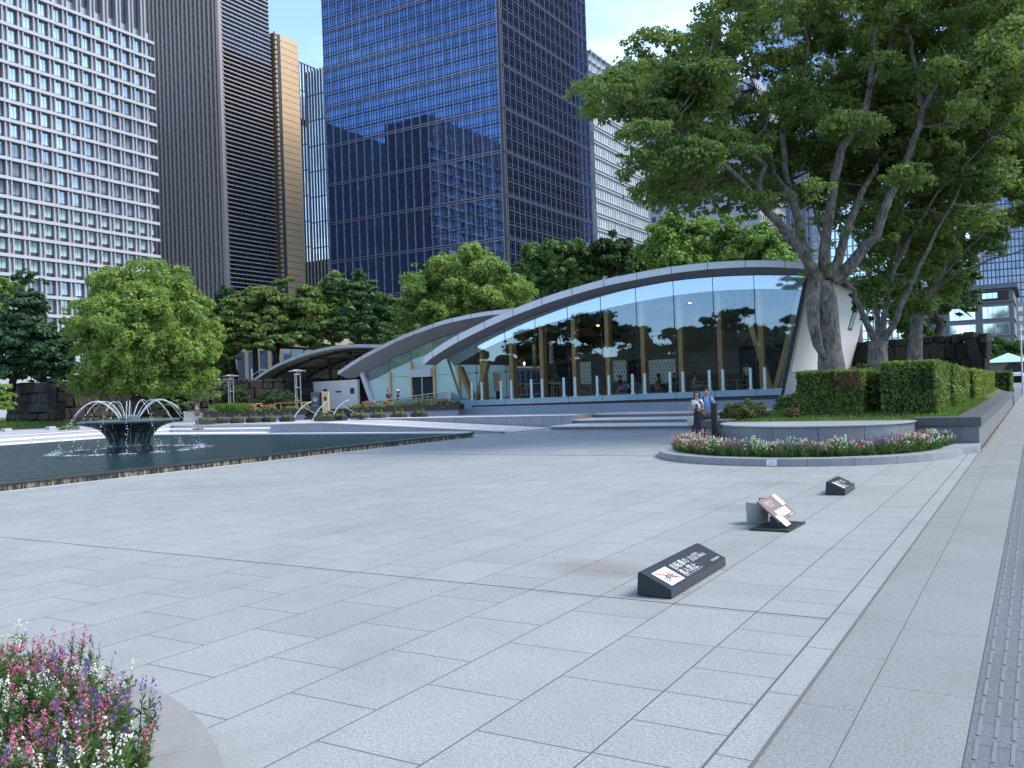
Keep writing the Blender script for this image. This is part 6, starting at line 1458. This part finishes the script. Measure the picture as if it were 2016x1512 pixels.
# base / podium seen through trees
g=MB(); a=at(395,700,185); b=at(640,700,165); 
pod=empty('podium_building',(a[0],a[1],0),'tan podium building with tall dark windows seen between the tree trunks','building')
e=_n(np.append((b-a)[:2],0)); nn=np.array([-e[1],e[0],0]); Lp=np.linalg.norm((b-a)[:2])
MB().prism([(*a[:2],0),(*b[:2],0),(*(b+nn*10)[:2],0),(*(a+nn*10)[:2],0)],(0,0,13)).build('body',basic('tan_wall',(.36,.27,.19),.7),pod)
k=0;s=1.5
while s<Lp-3 and k<14:
    p=np.array([a[0],a[1],0])+e*s-nn*.05; MB().prism([p+[0,0,1],p+e*2.0+[0,0,1],p+e*2.0+[0,0,11.5],p+[0,0,11.5]],-nn*.12).build('window',m_dglass,pod); s+=3.4;k+=1
# ---- slender glass towers behind
m_stripe=towerglass('pale_glass',(.80,.86,.92),.08,.9,cell=(3,3,8)); 
def glass_tower(name,u0,u1,vt,vb,d,depth,label,gl,mu,nv,hpx,side=None,m_side=None):
    a=at(u0,600,d); b=at(u1,600,d); Y=a[1]; x0=a[0]; x1=ony(u1,600,Y)[0]; z1=ony((u0+u1)/2,vt,Y)[2]; z0=0 if vb is None else ony((u0+u1)/2,vb,Y)[2]
    r=empty(name,((x0+x1)/2,Y,z0),label,'tower'); MB().box(x0,x1,Y,Y+depth,z0,z1).build('glazing',gl,r)
    g=MB(); n=nv
    for i in range(n+1):
        x=x0+(x1-x0)*i/n; w=(x1-x0)/n*.14; g.box(x-w,x+w,Y-.6,Y-.01,z0,z1)
    n2=max(2,int(depth/ ((x1-x0)/n)))
    for i in range(n2+1):
        y=Y+depth*i/n2; w=(x1-x0)/n*.14; g.box(x1+.01,x1+.5,y-w,y+w,z0,z1)
    g.build('vertical_fin',mu,r)
    hp=hpx*d/F; g=MB(); z=z0+hp
    while z<z1: g.box(x0-.1,x1+.3,Y-.3,Y-.02,z-.25,z+.25); g.box(x1+.02,x1+.3,Y,Y+depth,z-.25,z+.25); z+=hp
    g.build('floor_line',mu,r); return r
glass_tower('glass_tower',584,622,207,None,520,30,'pale glass tower with dark vertical fins, lower one beside the tan slab',m_stripe,m_framed,7,50,None)
glass_tower('glass_tower',578,603,120,232,500,22,'pale glass box overhanging high beside the tan slab tower',m_stripe,m_framed,4,55,None)
glass_tower('glass_tower',618,652,133,None,480,30,'pale glass tower close to the left edge of the blue tower',m_stripe,m_framed,6,50,None)
glass_tower('brown_glass_block',598,652,513,None,400,20,'low brown glass block at the foot of the slender glass towers',towerglass('brown_glass',(.13,.09,.07),.1,.7),m_framed,8,7,None)
# ---- central blue glass tower
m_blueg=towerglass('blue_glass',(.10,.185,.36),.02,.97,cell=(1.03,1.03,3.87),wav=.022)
m_blueg2=towerglass('blue_glass_shaded_side',(.055,.085,.18),.02,.97,cell=(1.03,1.03,3.87))  # darker copy of the glass, putting the side's dark reflection into the colour
c=at(1000,500,235); X3,Y3=c[0],c[1]; xl=ony(651,518,Y3)[0]; yr=onx(1168,474,X3)[1]; T3=126
bt=empty('blue_glass_tower',(X3,Y3,0),'tall deep blue glass tower in the centre with a fine mullion grid','tower')
MB().box(xl+.3,X3-.3,Y3+.3,yr-.3,0,T3).build('body',m_framed,bt)
zc=ony(989,298,Y3)[2]; bp_=(ony(985,41,Y3)[2]-ony(998,470,Y3)[2])/5.0
zs=sorted(set([zc+bp_*k for k in range(-12,20)])); zs=[z for z in zs if -5<z<T3]
# one glazing band per group of storeys and face
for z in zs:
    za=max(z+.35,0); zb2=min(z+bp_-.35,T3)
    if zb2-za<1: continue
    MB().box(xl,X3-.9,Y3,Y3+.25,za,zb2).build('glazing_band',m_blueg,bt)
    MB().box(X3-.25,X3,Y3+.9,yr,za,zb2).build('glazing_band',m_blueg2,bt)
gv=MB();gh=MB();gf=MB()
nb=21; bw=(X3-.9-xl)/nb
for i in range(nb+1):
    x=xl+bw*i; gv.box(x-.07,x+.07,Y3-.30,Y3-.01,0,T3)
    if i<nb:
        for j in(1,2): gf.box(x+bw*j/3-.06,x+bw*j/3+.06,Y3-.10,Y3-.005,0,T3)
nb2=17; bw2=(yr-Y3-.9)/nb2
for i in range(nb2+1):
    y=Y3+.9+bw2*i; gv.box(X3+.01,X3+.12,y-.05,y+.05,0,T3)
    if i<nb2:
        for j in(1,2): gf.box(X3+.005,X3+.06,y+bw2*j/3-.06,y+bw2*j/3+.06,0,T3)
for z in zs:
    for dz in(-.32,.32): gh.box(xl-.1,X3-.6,Y3-.36,Y3-.02,z+dz-.08,z+dz+.08); gh.box(X3+.02,X3+.16,Y3+.6,yr,z+dz-.08,z+dz+.08)
    gf.box(xl,X3-.6,Y3-.2,Y3+.1,z-.34,z+.34); gf.box(X3-.1,X3+.2,Y3+.6,yr,z-.34,z+.34)
    for k in range(3):
        zz=z+bp_*k/3
        for q_,h_ in((.95,.09),(2.9,.05)) if k<3 else (): 
            if k==0 and q_<0: continue
            gf.box(xl,X3-.9,Y3-.09,Y3-.004,zz+q_-h_,zz+q_+h_); gf.box(X3+.004,X3+.09,Y3+.9,yr,zz+q_-h_,zz+q_+h_)
        if k: gf.box(xl,X3-.9,Y3-.12,Y3-.004,zz-.22,zz+.22); gf.box(X3+.004,X3+.12,Y3+.9,yr,zz-.22,zz+.22)
gv.build('mullion',m_alu,bt); gh.build('band_rail',m_alu,bt); gf.build('glazing_bar',basic('glazing_bar',(.018,.022,.045),.4),bt)
MB().box(X3-.88,X3-.1,Y3+.02,Y3+.88,0,T3).build('corner_post',m_framed,bt)
# ---- silver building to its right
m_silver=towerglass('silver_glass',(.72,.80,.80),.25,.35,cell=(1.5,1.5,4.7)); m_silf=basic('silver_frame',(.55,.57,.62),.4,.04,.5,metal=.3)
X4=X3; y0=yr+3; y1=onx(1278,470,X4)[1]; zt4=onx(1155,92,X4)[2]
sb=empty('silver_building',(X4,y0,0),'pale silver glass office building with double white floor lines right of the blue tower','office building')
zc4=onx(1165,160,X4)[2]
MB().box(X4-30,X4,y0,y1,0,zc4).build('glazing',m_silver,sb)
MB().box(X4-29,X4-.8,y0,y1,zc4,zt4).build('crown',basic('crown_screen',(.40,.43,.48),.5),sb)
gh=MB();gv=MB(); z=zc4
while z>0:
    gh.box(X4+.01,X4+.5,y0,y1,z-.22,z+.12); gh.box(X4+.01,X4+.5,y0,y1,z-1.25,z-.95); gh.box(X4+.005,X4+.12,y0,y1,z-.95,z-.22); z-=4.7
nf=24
for i in range(nf+1): y=y0+(y1-y0)*i/nf; gv.box(X4+.01,X4+.25,y-.12,y+.12,0,zt4 if i%2==0 else zc4)
gh.box(X4-.79,X4+.1,y0,y1,zt4-.5,zt4)
for k in(.33,.66): gh.box(X4-.79,X4-.2,y0,y1,zc4+(zt4-zc4)*k-.15,zc4+(zt4-zc4)*k+.15)
gh.build('floor_line',m_silf,sb); gv.build('mullion',basic('silver_mull',(.36,.42,.45),.5),sb)
# ---- buildings glimpsed through the zelkova
def grid_block(name,u0,u1,vt,d,depth,label,m_b,m_w,bay,fl,cat='office building',top=None,wcol=.55,ws=.5,zbase=0):
    a=at(u0,600,d); Y=a[1]; x0=a[0]; x1=ony(u1,600,Y)[0]; z1=ony((u0+u1)/2,vt,Y)[2] if top is None else top
    r=empty(name,((x0+x1)/2,Y,0),label,cat); MB().box(x0,x1,Y+.5,Y+depth,zbase,z1).build('body',m_b,r)
    g=MB(); nb=int((x1-x0)/bay); nf=int((z1-zbase)/fl)
    for i in range(nb+1): x=x0+(x1-x0)*i/nb; g.box(x-bay*(1-wcol)/2,x+bay*(1-wcol)/2,Y,Y+.49,zbase,z1)
    nd=int(depth/bay)
    for i in range(nd+1): y=Y+.5+(depth-.5)*i/nd; g.box(x1+.01,x1+.5,y-bay*(1-wcol)/2,y+bay*(1-wcol)/2,zbase,z1)
    for k in range(nf+1): z=z1-fl*k; g.box(x0,x1+.4,Y+.05,Y+.45,max(zbase,z-fl*(1-ws)),z); g.box(x1+.02,x1+.45,Y+.5,Y+depth,max(zbase,z-fl*(1-ws)),z)
    g.build('frame',m_b,r)
    g=MB(); g.box(x0+.1,x1-.1,Y+.42,Y+.48,zbase,z1-.1); g.box(x1+.003,x1+.008,Y+.6,Y+depth-.1,zbase,z1-.1); g.build('glazing',m_w,r); return r
m_lgrey=basic('light_grey_wall',(.38,.39,.42),.7,.04,.4); m_bgrey=basic('blue_grey_wall',(.12,.13,.155),.6,.06,.5)
m_bwin=towerglass('sky_window',(.50,.66,.78),.05,.85,cell=(2.5,2.5,4))
grid_block('grey_office_block',1272,1500,172,360,40,'light grey office block glimpsed below the zelkova branches beside the silver building',m_lgrey,m_dglass,3.0,4.2)
glass_tower('blue_office_tower',1498,1790,-400,None,400,40,'blue glass office tower glimpsed through the big zelkova crown',m_bwin,m_alu,26,16)
grid_block('white_office_block',1790,1895,300,420,30,'pale office block glimpsed through the right zelkova crowns',m_lgrey,m_bwin,3.2,4.2)
glass_tower('blue_office_tower',1915,2200,-420,None,400,60,'hazy blue glass tower rising at the right edge above the grey block',towerglass('hazy_blue_glass',(.16,.22,.34),.15,.8,cell=(2.5,2.5,4)),basic('haze_mull',(.14,.16,.22),.5),34,14)
grid_block('pale_office_block',2000,2120,590,330,30,'pale white office block at the right edge behind the grey block',basic('pale_wall',(.5,.54,.54),.6),m_silver,2.6,3.6)
# blue grey mid-rise with big windows
a=at(1830,640,160); Y=a[1]; x0=a[0]; x1=ony(1994,600,Y)[0]; z1=ony(1994,566,Y)[2]
mr=empty('grey_midrise',(x1,Y,0),'blue-grey mid-rise office block with wide pale windows above the copper roof','office building')
MB().box(x0,x1,Y,Y+22,0,z1).build('body',m_bgrey,mr); MB().box(x0-.8,x1+.8,Y-.8,Y+23,z1,z1+.7).build('roof',m_bgrey,mr)
MB().box(x1-22,x1-8,Y+6,Y+15,z1+.7,z1+3.2).build('rooftop_plant',m_lgrey,mr)
for k,(va,vb_) in enumerate([(573,591),(603,627),(636,660),(668,692),(702,726)]):
    zt3=ony(1960,va,Y)[2]; zb3=ony(1960,vb_,Y)[2]
    for (ua,ub) in((1933,1986),(1868,1920)):
        q0=ony(ua,600,Y)[0]; q1=ony(ub,600,Y)[0]
        w_=MB().box(q0,q1,Y-.15,Y-.02,zb3,zt3).build('window',basic('window_surround',(.5,.55,.6),.5) if k else m_black,mr)
        g=MB(); n=5
        for i in range(n if k else 3): g.box(q0+.08+(q1-q0-.16)*i/n+.04,q0+.08+(q1-q0-.16)*(i+1)/n-.02,Y-.2,Y-.151,zb3+(.08 if k else .35),zt3-(.08 if k else .3))
        g.build('pane',m_bwin,w_)
    g=MB(); g.box(x1+.02,x1+.2,Y+1.5,Y+20,zb3,zt3); g.build('side_window',basic('side_blind',(.45,.44,.42),.6),mr)
MB().box(x0,x1+.05,Y-.06,Y-.01,ony(1960,598,Y)[2],ony(1960,595,Y)[2]).build('ledge',m_framed,mr)
# copper-roofed stone kiosk and van
p=at(1987,770,112); kx,ky=p[0],p[1]; W_=2.5
kk=empty('stone_gatehouse',(kx,ky,0),'small stone gatehouse with a green copper pyramid roof beyond the hedge','gatehouse')
zr0=at(1985,713,112)[2]; zr1=at(1985,694,112)[2]
g=MB(); g.box(kx-W_*.85,kx+W_*1.6,ky,ky+5,0,zr0-.05); g.build('wall',granite('gate_stone',(.15,.14,.135),stain=.5),kk)
g=MB(); n=len(g.v); w2=W_*1.15; g.v+=[(kx-w2,ky-.6,zr0),(kx+w2,ky-.6,zr0),(kx+w2,ky+4.0,zr0),(kx-w2,ky+4.0,zr0),(kx,ky+1.7,zr1)]; g.f+=[(0,1,4),(1,2,4),(2,3,4),(3,0,4),(3,2,1,0)]; g.m=[0]*5; g.build('roof',basic('copper_green',(.33,.50,.41),.6,.08,1),kk)
g=MB(); P=[(kx+.6+1.1*math.cos(t),ky-.05,2.0+1.3*math.sin(t)) for t in np.linspace(0,math.pi,12)]+[(kx-.5,ky-.05,0),(kx+1.7,ky-.05,0)]; g.prism(P,(0,.04,0)); g.build('archway',m_black,kk)
p=at(1999,768,84); vx,vy=p[0],p[1]
vn=empty('parked_van',(vx,vy,0),'white van with a blue stripe parked beyond the far end of the hedge','van')
h_=at(1999,733,84)[2]
g=MB(); g.prism([(vx-.95,vy,.4),(vx+.85,vy,.4),(vx+.9,vy,1.2),(vx+.72,vy,h_-.15),(vx+.55,vy,h_),(vx-.75,vy,h_),(vx-.9,vy,h_-.2)],(0,4.6,0)); g.build('body',basic('white_paint',(.75,.77,.80),.3,.02),vn,bevel=.06)
g=MB(); g.box(vx+.90,vx+.93,vy+.1,vy+4.5,.9,1.3); g.build('stripe',basic('blue_paint',(.03,.06,.35),.3),vn)
g=MB(); g.box(vx-.7,vx+.6,vy-.03,vy-.005,h_-1.0,h_-.35); g.build('rear_window',m_dglass,vn)
for s in(-.75,.7): MB().lathe((0,0,0),[(.33,-.1),(.33,.1)],18).build('wheel',m_black,vn).matrix_local=Matrix.Translation((s,.7,.33))@Matrix.Rotation(math.pi/2,4,'Y')
for s in(-.8,.75): MB().box(vx+s-.06,vx+s+.06,vy-.03,vy,.7,.95).build('tail_light',m_red,vn)
p=at(2011,700,70); rp_=empty('street_lamp',(p[0],p[1],0),'slim grey street lamp pole at the right edge beside the copper roof','street lamp')
MB().tube([(p[0],p[1],0),(p[0],p[1],at(2011,637,70)[2])],.06,8).build('pole',m_steel,rp_); z=at(2011,637,70)[2]; MB().box(p[0]-.25,p[0]+.3,p[1]-.1,p[1]+.1,z,z+.1).build('lamp_head',m_steel,rp_)
p=at(496,752,78); rp_=empty('street_lamp',(p[0],p[1],0),'small white street lamp at the left tip of the canopy roof','street lamp')
z=at(496,726,78)[2]; MB().tube([(p[0],p[1],.5),(p[0],p[1],z)],.05,8).build('pole',m_fascia,rp_); e=RW[:,0]; q=p+e*.75; MB().tube([(p[0],p[1],z-.6),tuple(np.array([q[0],q[1],z-.15]))],.03,6).build('arm',m_fascia,rp_); MB().obox((q[0]+e[0]*.2,q[1]+e[1]*.2,z-.12),e*.3,np.array([-e[1],e[0],0])*.12,(0,0,.05)).build('lamp_head',m_fascia,rp_)
# ================================================================ WHAT THE GLASS REFLECTS (behind the viewpoint)
gg=np.random.default_rng(77)
for i in range(30):
    x=-235+i*9.5+gg.normal(0,3); y=-112+gg.normal(0,9); h=gg.uniform(15,21)+2.5*math.sin(i*.9)
    r=empty('park_tree',(x,y,0),'dark park tree across the moat, seen mirrored in the cafe glass','tree','park trees mirrored in the cafe glass')
    MB().tube([(x,y,0),(x,y,h*.6)],[.5,.25],8).build('trunk',m_barkd,r)
    leaves('crown',[(x+gg.normal(0,3.2),y+gg.normal(0,2),h*gg.uniform(.3,.85),5.2,5.2,3.2) for _ in range(9)],4200,.9,m_dk,r,sub=6,seed=i,flat=.45)
for i,(x,y,h,w) in enumerate([(-24,-22,15,4.6),(-14,-30,12,4)]):
    r=empty('park_pine',(x,y,0),['tall pine behind the viewpoint, mirrored at the right end of the cafe glass','lower pine behind the viewpoint, mirrored in the cafe glass'][i],'tree')
    MB().tube([(x,y,0),(x+.5,y,h*.5),(x,y,h*.9)],[.4,.3,.12],8).build('trunk',m_barkd,r)
    leaves('crown',[(x+gg.normal(0,w*.5),y+gg.normal(0,w*.4),h*gg.uniform(.5,.95),w*.42,w*.42,.7) for _ in range(16)],9000,.3,m_pine,r,sub=6,seed=i+9,flat=.35)
g=MB(); g.prism([(-260,-100,-.5),(60,-100,-.5),(60,-100,5),(-60,-100,9),(-260,-100,9)],(0,-30,0)); struct('park_bank',g,basic('woods_floor',(.02,.022,.012),.95,.3,1))
for i,(x,y,w,d_,h,l) in enumerate([(-360,40,105,88,118,'wide dark block beyond the left edge mirrored in the front of the blue tower'),(28,330,60,60,170,'dark tower across the street mirrored in the side of the blue tower'),(45,225,50,60,130,'second dark tower across the street mirrored in the side of the blue tower')]):
    r=empty('mirrored_tower',(x,y,0),l,'tower'); MB().box(x,x+w,y,y+d_,0,h).build('body',m_framed,r)
    g=MB(); z=3
    while z<h: g.box(x-.3,x-.01,y,y+d_,z,z+.8); z+=4
    g.build('floor_band',m_bgrey,r)
# ---------------------------------------------------------------- tidy
for o in COL.objects:
    for k in('_abs','_loc'):
        if k in o: del o[k]
S.cycles.max_bounces=6; S.cycles.diffuse_bounces=3; S.cycles.glossy_bounces=4; S.cycles.transmission_bounces=4; S.cycles.transparent_max_bounces=12; S.cycles.caustics_reflective=False; S.cycles.caustics_refractive=False
S.cycles.use_adaptive_sampling=True
